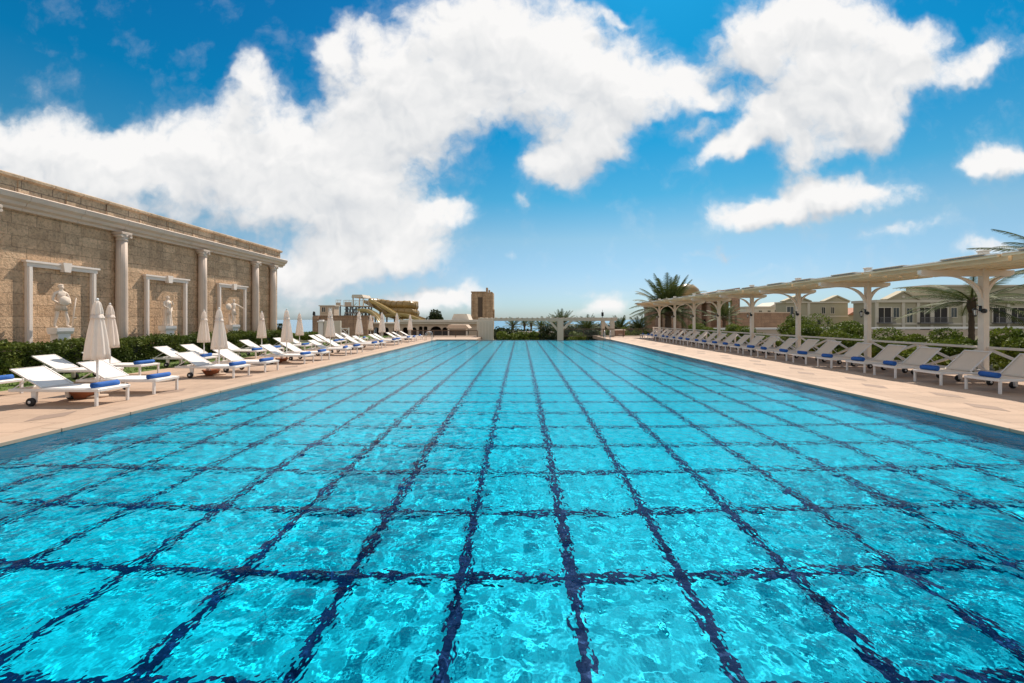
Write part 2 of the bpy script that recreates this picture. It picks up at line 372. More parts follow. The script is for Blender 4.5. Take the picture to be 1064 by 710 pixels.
    am = N(nt, 'ShaderNodeMix'); nt.links.new(far.outputs[0], am.inputs[0]); nt.links.new(alb.outputs[0], am.inputs[2]); nt.links.new(math_(nt, 'MAXIMUM', al.outputs[0], veil.outputs[0]), am.inputs[3])
    up = N(nt, 'ShaderNodeMapRange'); nt.links.new(z, up.inputs[0]); up.inputs[1].default_value = .0; up.inputs[2].default_value = .03
    alpha = math_(nt, 'MULTIPLY', am.outputs[0], up.outputs[0])
    # cloud relief: thicker and lower parts are greyer, the edge towards the sun whiter
    rel = math_(nt, 'MULTIPLY', math_(nt, 'SUBTRACT', fbm(q, 5.5, 5, .52), fbm(shift(q, (.012, .04, 0)), 5.5, 5, .52)), 1.0)
    fine = math_(nt, 'MULTIPLY', math_(nt, 'SUBTRACT', bl, billow(shift(q, (.008, .026, 0)), 9.0, 2)), 1.1)
    crest = math_(nt, 'MULTIPLY', math_(nt, 'SUBTRACT', D, D2), .85)
    lum = math_(nt, 'ADD', math_(nt, 'ADD', .52, rel), math_(nt, 'ADD', fine, crest))
    cc = ramp(nt, lum, ((.10, (.66, .70, .75)), (.48, (.88, .89, .90)), (.82, (1.04, 1.03, 1.02))))
    bc = nt.nodes.new('ShaderNodeBackground'); nt.links.new(cc, bc.inputs[0]); bc.inputs[1].default_value = CLOUD
    ms = nt.nodes.new('ShaderNodeMixShader'); nt.links.new(alpha, ms.inputs[0]); nt.links.new(bg.outputs[0], ms.inputs[1]); nt.links.new(bc.outputs[0], ms.inputs[2])
    nt.links.new(ms.outputs[0], out.inputs[0])
    w.cycles.sampling_method = 'MANUAL'; w.cycles.sample_map_resolution = 1024
SKY, CLOUD = .108, .65
CLOUDS = [(40, 160, 95, 42, 0, .9), (130, 172, 100, 45, 5, .95), (225, 160, 85, 50, 15, .9), (290, 185, 95, 50, 0, .95), (255, 80, 22, 22, 0, .62), (262, 105, 40, 26, 0, .7),
          (365, 35, 46, 22, 30, .62), (345, 60, 22, 24, 0, .58), (400, 60, 30, 30, 0, .6), (500, 45, 85, 75, 0, .98), (455, 95, 70, 65, 0, .98), (395, 105, 65, 50, 0, .95), (570, 75, 90, 58, 0, .97), (640, 85, 65, 42, -10, .95),
          (705, 92, 32, 24, 0, .85), (615, 140, 60, 34, 20, .95), (580, 172, 38, 24, 0, .8), (545, 205, 12, 12, 0, .5), (370, 165, 85, 60, 0, .97), (360, 225, 60, 45, 0, .9), (455, 225, 42, 20, 5, .85),
          (412, 264, 72, 24, 8, .92), (335, 276, 72, 34, 0, .9), (160, 220, 45, 8, -12, .5),
          (790, 38, 62, 46, 0, .98), (860, 40, 60, 50, 0, .95), (870, 105, 72, 48, 15, .97), (825, 120, 62, 34, 0, .9), (770, 150, 55, 16, 15, .85), (835, 165, 26, 22, 0, .75), (930, 75, 52, 34, 25, .9),
          (1005, 72, 58, 20, 28, .78), (905, 45, 50, 45, 0, .85), (900, 130, 50, 24, 30, .75), (715, 135, 30, 12, 0, .5), (955, 45, 26, 20, 0, .7), (735, 110, 26, 9, 10, .5), (842, 212, 96, 22, 10, .92), (795, 228, 55, 15, 5, .75), (880, 185, 22, 10, 20, .45),
          (1038, 166, 40, 20, 8, .9), (940, 238, 48, 10, 12, .5), (1035, 256, 40, 10, 0, .5), (635, 16, 26, 7, -5, .55), (745, 262, 36, 4, 0, .28), (785, 277, 22, 4, 0, .28),
          (468, 306, 34, 13, 0, .8), (425, 318, 40, 14, 0, .7), (632, 318, 26, 15, 0, .75), (600, 326, 24, 6, 0, .5), (310, 325, 45, 18, 0, .65), (528, 262, 9, 6, 0, .45), (620, 302, 40, 5, 0, .3)]
build_world()
sun = bpy.data.lights.new('sun', 'SUN'); sun.energy = 4.2; sun.angle = math.radians(.53); sun.color = (1, .89, .76)
so = bpy.data.objects.new('sun', sun); COL.objects.link(so); so.rotation_euler = SUN.to_track_quat('Z', 'Y').to_euler(); so.location = (30, 60, 80)
sun.cycles.is_caustics_light = True
cam = bpy.data.cameras.new('camera'); co = bpy.data.objects.new('camera', cam); COL.objects.link(co); SC.camera = co
co.location = (0, 0, H); co.rotation_euler = (PI/2, 0, 0); cam.sensor_width = 36; cam.lens = 36*F/1064
cam.shift_x = -9/1064; cam.shift_y = -23/1064; cam.clip_end = 12000; cam.clip_start = .05
SC.view_settings.view_transform = 'Standard'; SC.view_settings.look = 'None'; SC.view_settings.gamma = 1; SC.view_settings.exposure = .5
SC.cycles.use_denoising = True; SC.cycles.caustics_refractive = True; SC.cycles.caustics_reflective = False
SC.cycles.max_bounces = 10; SC.cycles.transmission_bounces = 8; SC.cycles.transparent_max_bounces = 12; SC.cycles.sample_clamp_indirect = 6; SC.cycles.blur_glossy = .5

# ------------------------------------------------------------------ setting: pool, deck, ground, sea
PX0, PX1, PY0, PY1 = -7.54, 8.03, -4.0, 36.9
WZ, FZ = -.05, -.95
def sheet(x0, x1, y0, y1, z): return [(x0, y0, z), (x1, y0, z), (x1, y1, z), (x0, y1, z)]
def slab(name, rects, z, mat, parent=None, thick=None):
    m = MB()
    for (x0, x1, y0, y1) in rects:
        if thick: m.box(x0, x1, y0, y1, z-thick, z)
        else: m.add(sheet(x0, x1, y0, y1, z), [(0, 1, 2, 3)])
    return m.build(name, mat, parent)
fl = struct(slab('pool_floor', [(PX0+.02, PX1-.02, PY0, PY1)], FZ, M['floor'])); fl.cycles.is_caustics_receiver = True
bd = struct(slab('pool_floor_border', [(PX0+.02, PX0+.10, PY0, PY1), (PX1-.66, PX1-.02, PY0, PY1)], FZ+.004, M['border'])); bd.cycles.is_caustics_receiver = True
m = MB(); sx, sy, lw = .98, 1.09, .050
X0 = -.036+.49
for k in range(-9, 9):
    x = X0+sx*k
    if PX0+.05 < x < PX1-.1: m.add(sheet(x-lw, x+lw, PY0, PY1, FZ+.010), [(0, 1, 2, 3)])
k = -6
while 3.70+sy*k < PY1-.1:
    y = 3.70+sy*k; m.add(sheet(PX0+.02, PX1-.02, y-lw*.80, y+lw*.80, FZ+.015), [(0, 1, 2, 3)]); k += 1
ln = struct(m.build('pool_lane_lines', M['line'])); ln.cycles.is_caustics_receiver = True
m = MB()
m.box(PX0-.3, PX0, PY0, PY1, -1.2, WZ-.004); m.box(PX1, PX1+.3, PY0, PY1, -1.2, WZ-.004)
m.box(PX0-.3, PX1+.3, PY1, PY1+.3, -1.2, WZ-.02); m.box(PX0-.3, PX1+.3, PY0-.3, PY0, -1.2, WZ-.004)
pw = struct(m.build('pool_side', M['poolwall'])); pw.cycles.is_caustics_receiver = True

def water():
    xs = np.arange(PX0-.02, PX1+.03, .031); ys = [PY0]
    while ys[-1] < 1.4: ys.append(ys[-1]+.09)
    while ys[-1] < PY1: ys.append(ys[-1]+max(.027, .0056*ys[-1]))
    ys[-1] = PY1+.02
    ys = np.array(ys); dy = np.gradient(ys); X, Y = np.meshgrid(xs, ys); Z = np.zeros_like(X)
    r = np.random.default_rng(5)
    # slow modulation so the ripples come in patches
    mod = np.ones_like(X)
    for k in range(6):
        lam = r.uniform(3, 9); th = r.uniform(0, PI); mod += .16*np.sin(2*PI/lam*(X*math.cos(th)+Y*math.sin(th))+r.uniform(0, 6.28))
    for k in range(110):
        lam = math.exp(r.uniform(math.log(.072), math.log(.40))); th = r.uniform(0, PI) if k % 3 else r.normal(1.0, .5); kk = 2*PI/lam
        slope = .0044 if lam > .25 else .0122
        ph = kk*(X*math.cos(th)+Y*math.sin(th))+r.uniform(0, 6.28)
        ph = ph+.8*np.sin(.9*X*math.sin(th*3)+.8*Y*math.cos(th*2)+k)          # bend the crests
        fade = np.clip((lam/np.maximum(dy, .031)-2.3)/1.6, 0, 1)[:, None]
        Z += fade*slope/kk*(np.sin(ph)+.22*np.cos(2*ph))
    Z = WZ+Z*mod
    ny, nx = X.shape; idx = np.arange(ny*nx).reshape(ny, nx)
    q = np.stack([idx[:-1, :-1], idx[:-1, 1:], idx[1:, 1:], idx[1:, :-1]], -1).reshape(-1, 4)
    o = mesh_np('pool_water', np.stack([X, Y, Z], -1).reshape(-1, 3), q, M['water'], smooth=True)
    o.cycles.is_caustics_caster = True; return struct(o)
water()
# deck: flush stone round the pool
dk = struct(slab('pool_deck', [(-13.0, PX0-.36, -14, 46), (PX1+.36, 14.75, -14, 46), (PX0-.36, PX1+.36, -14, PY0-.3), (-13, -3.6, PY1+.35, 46), (8.39, 14.75, PY1+.35, 46)][:3]+[(PX0-.36, -4.0, PY1+.2, 46), (8.0, PX1+.36, PY1+.2, 46)], 0, M['deck'], None, .3))
m = MB(); y = -4.0
while y < PY1+.1:
    for (a, b) in ((PX0-.355, PX0), (PX1, PX1+.355)): m.box(a, b, y+.004, min(y+1.196, PY1+.19), -.05, .012, .008)
    y += 1.2
cp = struct(m.build('pool_coping', M['coping']))
m = MB()
def diamond(x, y, ax=.24, ay=.44): m.add([(x-ax, y, .004), (x, y-ay, .004), (x+ax, y, .004), (x, y+ay, .004)], [(0, 1, 2, 3)])
for k in range(-3, 13):
    diamond(9.55, 8.5+2.68*k); diamond(10.12, 9.84+2.68*k); diamond(-8.72, 7.70+2.68*k)
struct(m.build('deck_inlay', M['inlay']))
struct(slab('lawn_strip', [(-17.2, -13.0, -10, 46)], -.02, M['lawn'], None, .3))
struct(slab('garden_bed', [(14.75, 60, -14, 46)], -.06, M['soil'], None, .3))
# far ground falling to the sea
xs = np.linspace(-420, 420, 106); ys = np.concatenate([np.linspace(-160, 36, 30), np.linspace(37.4, 300, 90)])
X, Y = np.meshgrid(xs, ys)
Z = -1.4-8.5*np.clip((Y-60)/170, 0, 1)**1.2+.35*np.sin(X*.11)*np.sin(Y*.07)
side = np.clip((np.abs(X)-22)/30, 0, 1)*np.clip((260-Y)/120, 0, 1); Z += side*1.2
Z = np.where(Y < 47, np.minimum(Z, -1.4), Z); Z = np.where(Y > 270, -14, Z)
idx = np.arange(X.size).reshape(X.shape)
q = np.stack([idx[:-1, :-1], idx[:-1, 1:], idx[1:, 1:], idx[1:, :-1]], -1).reshape(-1, 4)
struct(mesh_np('terrain', np.stack([X, Y, Z], -1).reshape(-1, 3), q, M['terrain'], smooth=True))
m = MB(); m.add(sheet(-9000, 9000, -3000, 10000, -9), [(0, 1, 2, 3)]); struct(m.build('sea', M['sea']))

# ------------------------------------------------------------------ leaves
def leaves(centers, size, r, flat=0.0, aspect=.55):
    n = len(centers); c = np.asarray(centers)
    a = r.normal(size=(n, 3)); a[:, 2] *= (1-flat); a /= np.linalg.norm(a, axis=1)[:, None]+1e-9
    b = r.normal(size=(n, 3)); b -= (b*a).sum(1)[:, None]*a; b /= np.linalg.norm(b, axis=1)[:, None]+1e-9
    s = size*r.uniform(.6, 1.35, n)[:, None]
    v = np.stack([c-a*s, c+b*s*aspect, c+a*s, c-b*s*aspect], 1).reshape(-1, 3)
    q = np.arange(4*n).reshape(n, 4); return v, q
def clump_points(n, rad, r, lumps=9, shell=.55):
    """points in a lumpy crown of radii rad centred at 0"""
    cs = r.normal(size=(lumps, 3)); cs /= np.linalg.norm(cs, axis=1)[:, None]; cs *= r.uniform(.25, .72, (lumps, 1)); cs[:, 2] = cs[:, 2]*.9
    lr = r.uniform(.32, .55, lumps)
    k = r.integers(0, lumps, n); d = r.normal(size=(n, 3)); d /= np.linalg.norm(d, axis=1)[:, None]
    p = cs[k]+d*(lr[k]*r.uniform(shell, 1.05, n)**.6)[:, None]
    return p*np.asarray(rad)
def shrub(name, label, loc, rad, n, size, mat, r, group=None, cat='shrub', flowers=0, stem=True, lumps=9):
    t = thing(name, label, cat, loc, 0, group)
    p = clump_points(n, rad, r, lumps)+np.array([0, 0, rad[2]*.95]); p = p[p[:, 2] > .02]
    v, q = leaves(p, size, r); mesh_np('foliage', v, q, M[mat], t)
    mb = MB()
    for k in range(5):
        a = k*1.256; e = (math.cos(a)*rad[0]*.45, math.sin(a)*rad[1]*.45, rad[2]*1.1); mb.tube([(0, 0, -.05), (e[0]*.4, e[1]*.4, e[2]*.5), e], [.05*rad[2], .035*rad[2], .012*rad[2]], 5)
    mb.build('stem', M['bark'], t)
    if flowers:
        i = r.integers(0, len(p), flowers); pf = p[i]*1.03; v, q = leaves(pf, size*1.1, r, aspect=.9); mesh_np('blossom', v, q, M['petal'], t)
    return t
def hedge(name, label, x0, x1, y0, y1, h, n, size, mat, r):
    t = thing(name, label, 'hedge', ((x0+x1)/2, (y0+y1)/2, -.02))
    lx, ly = (x1-x0)/2, (y1-y0)/2
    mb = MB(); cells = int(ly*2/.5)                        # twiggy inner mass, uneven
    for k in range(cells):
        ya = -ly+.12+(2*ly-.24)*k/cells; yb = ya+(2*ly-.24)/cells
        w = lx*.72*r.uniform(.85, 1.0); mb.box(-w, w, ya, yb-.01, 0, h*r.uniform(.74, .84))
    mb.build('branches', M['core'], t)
    p = np.stack([r.uniform(-lx, lx, n), r.uniform(-ly, ly, n), r.uniform(0.02, h, n)], 1)
    face = r.random(n)
    bulge = .10*np.sin(p[:, 1]*2.3)+.07*np.sin(p[:, 1]*5.1+1)+.05*np.sin(p[:, 2]*6+p[:, 1]*3)
    sgn = np.where(x0 < 0, 1, -1)
    a = face < .55; p[a, 0] = sgn*(lx*r.uniform(.74, .98, a.sum())+bulge[a])                       # pool side
    b = (face >= .55) & (face < .9); p[b, 2] = h*r.uniform(.86, 1.0, b.sum())+bulge[b]*.9
    c = face > .95; p[c, 1] = np.where(r.random(c.sum()) < .5, -1, 1)*ly*r.uniform(.985, 1.01, c.sum())
    v, q = leaves(p, size, r); mesh_np('foliage', v, q, M[mat], t); return t
def frond_mesh(mb_v, mb_f, base, az, el0, L, droop, w, n, r):
    """one feather frond: arching spine with leaflets on both sides"""
    d = Vector((math.cos(az)*math.cos(el0), math.sin(az)*math.cos(el0), math.sin(el0))); p = Vector(base); step = L/n; side = Vector((-math.sin(az), math.cos(az), 0))
    pts = []
    for i in range(n+1):
        pts.append((p.copy(), d.copy())); d = (d+Vector((0, 0, -droop*step*(.4+1.2*i/n)))).normalized(); p = p+d*step
    def addq(a, b, c, e):
        k = len(mb_v); mb_v.extend([tuple(a), tuple(b), tuple(c), tuple(e)]); mb_f.append((k, k+1, k+2, k+3))
    for i in range(n):
        a, da = pts[i]; b, db = pts[i+1]; t = i/n; nrm = side.cross(da).normalized(); rw = .035*(1-t)*L/3+.008
        addq(a-side*rw, a+side*rw, b+side*rw*.9, b-side*rw*.9)
        if t < .08: continue
        lw = w*(math.sin(PI*min(1, (t*.93+.07)))**.55)*(.85+.3*r.random())
        for sg in (-1, 1):
            dirv = (side*sg*.80+da*.62+nrm*(.30 if sg else 0)+Vector((0, 0, -.18+.15*r.random()))).normalized()
            tip = a+dirv*lw; half = da*(step*.46)
            addq(a-half*.9, a+half, tip+half*.15, tip-half*.15)
def palm(name, label, loc, trunk_h, L, nf, r, group=None, trunk_r=.28, nseg=22, up=1.2, low=-.35, w=.55):
    t = thing(name, label, 'palm tree', loc, 0, group)
    mb = MB(); ring = []
    for i in range(15):
        f = i/14; ring.append((trunk_r*(1.15-.3*f)*(1.10 if i % 2 else .93), trunk_h*f))
    mb.lathe(ring, n=12); mb.lathe([(trunk_r*.9, trunk_h-.05), (trunk_r*1.5, trunk_h+.2), (trunk_r*1.3, trunk_h+.5), (trunk_r*.4, trunk_h+.8)], n=12)
    mb.build('trunk', M['bark'], t)
    V, Fc = [], []
    for k in range(nf):
        f = k/(nf-1); el = low+(up-low)*f**.85+r.normal()*.06; az = k*2.399+r.normal()*.12
        frond_mesh(V, Fc, (math.cos(az)*trunk_r*.4, math.sin(az)*trunk_r*.4, trunk_h+.35+.2*f), az, el, L*(.85+.2*r.random()), .20*(3/L)**.5+.08*r.random(), w, nseg, r)
    mesh_np('crown', V, Fc, M['leaf_palm'], t); return t
def tree(name, label, loc, th, rad, n, size, mat, r, group=None):
    t = thing(name, label, 'tree', loc, 0, group); mb = MB()
    mb.tube([(0, 0, -.3), (.05*rad[0], 0, th*.6), (0, .05*rad[1], th+rad[2]*.6)], [rad[0]*.10, rad[0]*.075, rad[0]*.04], 8)
    for k in range(6):
        a = k*1.05; mb.tube([(0, 0, th*.75), (math.cos(a)*rad[0]*.3, math.sin(a)*rad[1]*.3, th+rad[2]*.4), (math.cos(a)*rad[0]*.65, math.sin(a)*rad[1]*.65, th+rad[2]*(.8+.4*(k % 2)))], [rad[0]*.05, rad[0]*.035, rad[0]*.012], 6)
    mb.build('trunk', M['bark'], t)
    p = clump_points(n, rad, r, 16)+np.array([0, 0, th+rad[2]*.9]); v, q = leaves(p, size, r); mesh_np('crown', v, q, M[mat], t); return t

# ------------------------------------------------------------------ the stone wall building on the left
XW, YE, ZT = -16.8, 28.55, 6.45
B = thing('stone_building', 'long tan stone building with white cornice, columns and statue niches', 'building', (XW-3, 10, 0))
def bpart(mb, name, mat, parent=B):
    o = mb.build(name, mat, parent); o.location = -Vector((XW-3, 10, 0)) if parent == B else (0, 0, 0); return o
bpart(MB().box(XW-6, XW, -12, YE, 0, 5.5), 'wall', M['wall'])
m = MB()                                                        # stepped white cornice
prof = [(0, 5.42), (.16, 5.42), (.18, 5.50), (.30, 5.56), (.34, 5.66), (.46, 5.74), (.50, 5.90), (.44, 5.94), (0, 5.94)]
y = -12.0
while y < YE+.4:
    y2 = min(y+1.72, YE+.42); m.prism([(XW+a+.002, b) for a, b in prof], y+.006, y2-.006, 'XZ'); y += 1.72
m.box(XW-6, XW-.02, YE+.002, YE+.40, 5.50, 5.92)
bpart(m, 'cornice', M['trim'])
m = MB(); m.box(XW-6, XW+.10, -12, YE+.15, 5.942, 6.42); m.prism([(XW-6, 6.42), (XW+.10, 6.42), (XW+.22, 6.47), (XW+.22, 6.55), (XW+.05, 6.62), (XW-6, 6.62)], -12, YE+.28, 'XZ')
y = 2.0
while y < YE: m.box(XW+.02, XW+.13, y, y+.30, 5.945, 6.415); y += 4.4/3
bpart(m, 'parapet', M['parapet'])
for yc in (12.85, 17.22, 21.6, 25.9, 27.75):
    def flute(a, t): return 1-.05*(.5+.5*math.cos(a*18)) 
    m = MB().lathe([(.20, .42), (.20, 1.4), (.197, 2.6), (.19, 3.8), (.18, 5.08)], (XW+.20, yc, 0), 72, flute)
    c = bpart(m, 'column', M['trim'])
    m = MB(); m.lathe([(.185, 5.06), (.21, 5.09), (.185, 5.12), (.19, 5.22), (.24, 5.31)], (XW+.20, yc, 0), 24); m.box(XW+.001, XW+.44, yc-.235, yc+.235, 5.31, 5.415, .02)
    for s in (-1, 1): m.lathe([(.055, -.20), (.055, .20)], (XW+.22, yc+s*.195, 5.25), 14, axis='X')
    m.build('capital', M['trim'], c)
    m = MB(); m.box(XW+.003, XW+.46, yc-.27, yc+.27, 0, .20, .02); m.lathe([(.255, .20), (.26, .26), (.22, .31), (.235, .37), (.205, .43)], (XW+.20, yc, 0), 28); m.build('base', M['trim'], c)
for yc in (15.15, 19.6, 24.05):
    h, w = 3.74, 1.14; m = MB()
    for s in (-1, 1):
        m.box(XW+.002, XW+.10, yc+s*(w-.08)-.08, yc+s*(w-.08)+.08, .3, h-.14); m.box(XW+.10, XW+.13, yc+s*(w-.08)-.045, yc+s*(w-.08)+.045, .3, h-.14)
    m.box(XW+.003, XW+.12, yc-w-.03, yc+w+.03, h-.14, h+.0); m.box(XW+.004, XW+.17, yc-w-.09, yc+w+.09, h+.0, h+.07)
    f = bpart(m, 'niche_frame', M['frame'])
    MB().prism([(yc-.10, h-.22), (yc+.10, h-.22), (yc+.15, h+.12), (yc-.15, h+.12)], XW+.05, XW+.23, 'YZ').build('keystone', M['frame'], f)

# ------------------------------------------------------------------ statues
def skin(name, J, E, mat, parent, root=0, sub=2, extra=None):
    me = bpy.data.meshes.new(name); me.from_pydata([j[:3] for j in J], E, []); o = bpy.data.objects.new(name, me); COL.objects.link(o)
    o.modifiers.new('skin', 'SKIN'); sv = me.skin_vertices[0].data
    for i, j in enumerate(J): sv[i].radius = (j[3], j[4] if len(j) > 4 else j[3]); sv[i].use_root = (i == root)
    s = o.modifiers.new('sub', 'SUBSURF'); s.levels = s.render_levels = sub
    dg = bpy.context.evaluated_depsgraph_get(); nm = bpy.data.meshes.new_from_object(o.evaluated_get(dg)); bpy.data.objects.remove(o)
    nm.name = name
    if extra:                                                   # small forms carved onto the same mesh (hair, nose, kilt ...)
        mb = MB(); mb.v = [tuple(v.co) for v in nm.vertices]; mb.f = [tuple(p.vertices) for p in nm.polygons]; mb.sm = [True]*len(mb.f); extra(mb)
        o = mb.build(name, mat, parent); return o
    nm.materials.clear(); nm.materials.append(mat); nm.polygons.foreach_set('use_smooth', [True]*len(nm.polygons))
    o = bpy.data.objects.new(name, nm); COL.objects.link(o); o.parent = parent; return o
def plinth(t, h=1.5, w=.36):
    m = MB(); a = w/2
    m.box(-a, a, -a, a, 0, h-.22, .01); m.box(-a-.05, a+.05, -a-.05, a+.05, 0, .18, .02)
    m.prism([(-a, h-.22), (a, h-.22), (a+.06, h-.12), (a+.06, h), (-a-.06, h), (-a-.06, h-.12)], -a-.06, a+.06, 'XZ')
    return m.build('pedestal', M['plinth'], t)
def body(s, z0, legs, arms, lean=0.0):
    """joints for a standing figure facing +x, total height s; legs/arms = right then left (y<0, then y>0) offsets"""
    k = s/1.75; g = lambda x, y, z, r, r2=None: (x*k, y*k, z0+z*k, r*k, (r2 or r)*k)
    J = [g(0, 0, .94, .125, .145), g(.0, lean*.3, 1.12, .105, .125), g(.0, lean*.7, 1.32, .12, .165), g(0, lean, 1.44, .07, .10), g(.01, lean, 1.53, .052), g(.02, lean, 1.60, .075), g(.03, lean, 1.68, .082, .078), g(.02, lean, 1.75, .055)]
    E = [(0, 1), (1, 2), (2, 3), (3, 4), (4, 5), (5, 6), (6, 7)]
    for sg, (kx, ky, fx, fy) in zip((-1, 1), legs):
        b = len(J); J += [g(0, sg*.10, .86, .088), g(kx, sg*.11+ky, .50, .060), g(kx*.8+fx*.3, sg*.11+ky+fy*.5, .34, .058), g(fx, sg*.11+fy, .07, .038), g(fx+.15, sg*.13+fy, .035, .035)]
        E += [(0, b), (b, b+1), (b+1, b+2), (b+2, b+3), (b+3, b+4)]
    for sg, (el, wr) in zip((-1, 1), arms):
        b = len(J); J += [g(0, lean+sg*.19, 1.41, .062), g(*el, .045), g(*wr, .033), g(wr[0]+.05, wr[1], wr[2]+.01, .036)]
        E += [(3, b), (b, b+1), (b+1, b+2), (b+2, b+3)]
    return J, E, k
def head_bits(mb, k, z0, lean, crest=False):
    c = (.035*k, lean*k, z0+1.66*k)
    mb.lathe([(.03*k, -.02*k), (.022*k, 0), (.006*k, .03*k)], (c[0]+.075*k, c[1], c[2]-.02*k), 8)              # nose
    for s in (-1, 1): mb.lathe([(.012*k, -.02*k), (.022*k, 0), (.012*k, .03*k)], (c[0]-.01*k, c[1]+s*.083*k, c[2]-.01*k), 8)   # ears
    for i in range(26):                                                                                        # curls
        a = i*2.4; t = i/26; e = .2+1.25*t; r = .085*k
        p = (c[0]-.02*k+math.cos(a)*math.cos(e)*r, c[1]+math.sin(a)*math.cos(e)*r, c[2]+.02*k+math.sin(e)*r)
        if math.cos(a) > .6 and e < .7: continue
        mb.lathe([(.01*k, -.022*k), (.026*k, -.008*k), (.026*k, .008*k), (.01*k, .022*k)], p, 7)
def kilt(mb, k, z0, top=1.06, bot=.62, r0=.135, r1=.20):
    mb.lathe([(r0*k, top*k), (r0*1.08*k, (top*.7+bot*.3)*k), (r1*k, bot*k), (r1*.85*k, (bot+.01)*k)], (0, 0, z0), 48, lambda a, t: 1+.07*t*math.cos(a*12))
Z0 = 1.5; XS = XW+.50
t = thing('warrior_statue', 'stone warrior statue holding a round shield to his chest on pedestal', 'statue', (XS, 14.66, 0), math.radians(-10), 'statues along the stone building')
plinth(t)
J, E, k = body(1.52, Z0, [(.03, -.03, -.02, -.07), (.08, .03, .05, .09)], [((.0, -.26, 1.13), (.20, -.14, .98)), ((.04, .27, 1.14), (.22, .17, 1.0))])
skin('figure', J, E, M['statue'], t, extra=lambda mb: (head_bits(mb, k, Z0, 0), kilt(mb, k, Z0, 1.06, .70)))
m = MB(); m.lathe([(.165, 0), (.17, .02), (.15, .035), (.115, .055), (.06, .07), (.03, .08), (.001, .081)], (.17, .0, Z0+.95), 32, axis='X'); sh = m.build('shield', M['statue'], t)
m = MB(); m.tube([(.05, .30, Z0+.02), (.09, .32, Z0+.55), (.16, .34, Z0+1.08)], [.02, .024, .018], 8); m.box(.06, .10, .30, .40, Z0+.35, Z0+.38); m.build('sword', M['statue'], t)
t = thing('draped_statue', 'stone statue of a draped woman raising one hand, on pedestal', 'statue', (XS, 19.1, 0), math.radians(-15), 'statues along the stone building')
plinth(t)
J, E, k = body(1.36, Z0, [(.02, -.02, 0, -.02), (.07, 0, .03, .02)], [((.10, -.26, 1.18), (.24, -.10, 1.02)), ((.12, .25, 1.22), (.20, .10, 1.46))])
def robe(mb):
    head_bits(mb, k, Z0, 0)
    mb.lathe([(.24*k, .0), (.23*k, .06*k), (.19*k, .5*k), (.185*k, .9*k), (.155*k, 1.10*k), (.175*k, 1.30*k), (.16*k, 1.42*k), (.07*k, 1.50*k)], (0, 0, Z0+.002), 64, lambda a, t: 1+(.09*(1-t)+.02)*math.cos(a*11+3*t)+.03*math.cos(a*5-4*t))
    for i in range(3): mb.tube([(.17*k, -.16*k, Z0+(.72-.06*i)*k), (.22*k, .02*k, Z0+(.86-.07*i)*k), (.10*k, .19*k, Z0+(1.12-.08*i)*k)], [.02*k, .032*k, .02*k], 7)
    mb.lathe([(.05*k, -.05*k), (.07*k, 0), (.05*k, .05*k)], (-.10*k, 0, Z0+1.68*k), 10)
skin('figure', J, E, M['statue'], t, extra=robe)
t = thing('winged_warrior_statue', 'stone statue of striding warrior with shield on raised arm, on pedestal', 'statue', (XS, 23.45, 0), math.radians(-12), 'statues along the stone building')
plinth(t)
J, E, k = body(1.42, Z0, [(.16, -.02, .14, -.08), (-.04, .05, -.18, .14)], [((.02, -.32, 1.22), (.10, -.40, 1.18)), ((.16, .36, 1.30), (.34, .52, 1.14))], .05)
skin('figure', J, E, M['statue'], t, extra=lambda mb: (head_bits(mb, k, Z0, .05), kilt(mb, k, Z0, 1.06, .66)))
m = MB(); m.lathe([(.18, 0), (.185, .02), (.165, .035), (.10, .055), (.03, .07), (.001, .071)], (.10, -.38, Z0+1.0), 28, axis='X'); m.build('shield', M['statue'], t)
m = MB(); m.tube([(.30, .44, Z0+.90), (.27, .42, Z0+.95), (.10, .30, Z0+1.0)], [.016, .02, .008], 7); m.build('sword', M['statue'], t)
m = MB(); m.tube([(-.14, -.05, Z0), (-.16, -.08, Z0+.35), (-.12, -.10, Z0+.62)], [.09, .07, .05], 9); m.build('tree_stump', M['statue'], t)

hedge('clipped_hedge', 'dense dark green clipped hedge along the stone building', -16.2, -14.95, 2, 26.6, 1.04, 60000, .048, 'leaf_hedge', np.random.default_rng(2))
r = np.random.default_rng(3)
n = 5200; p = np.stack([r.uniform(-14.98, -12.98, n), r.uniform(7, 45, n), r.uniform(.0, .05, n)], 1); v, q = leaves(p, .045, r, -.9, .25)
tag(mesh_np('lawn_grass', v, q, M['grass']), 'short green grass between the hedge and the deck', 'grass', kind='stuff')

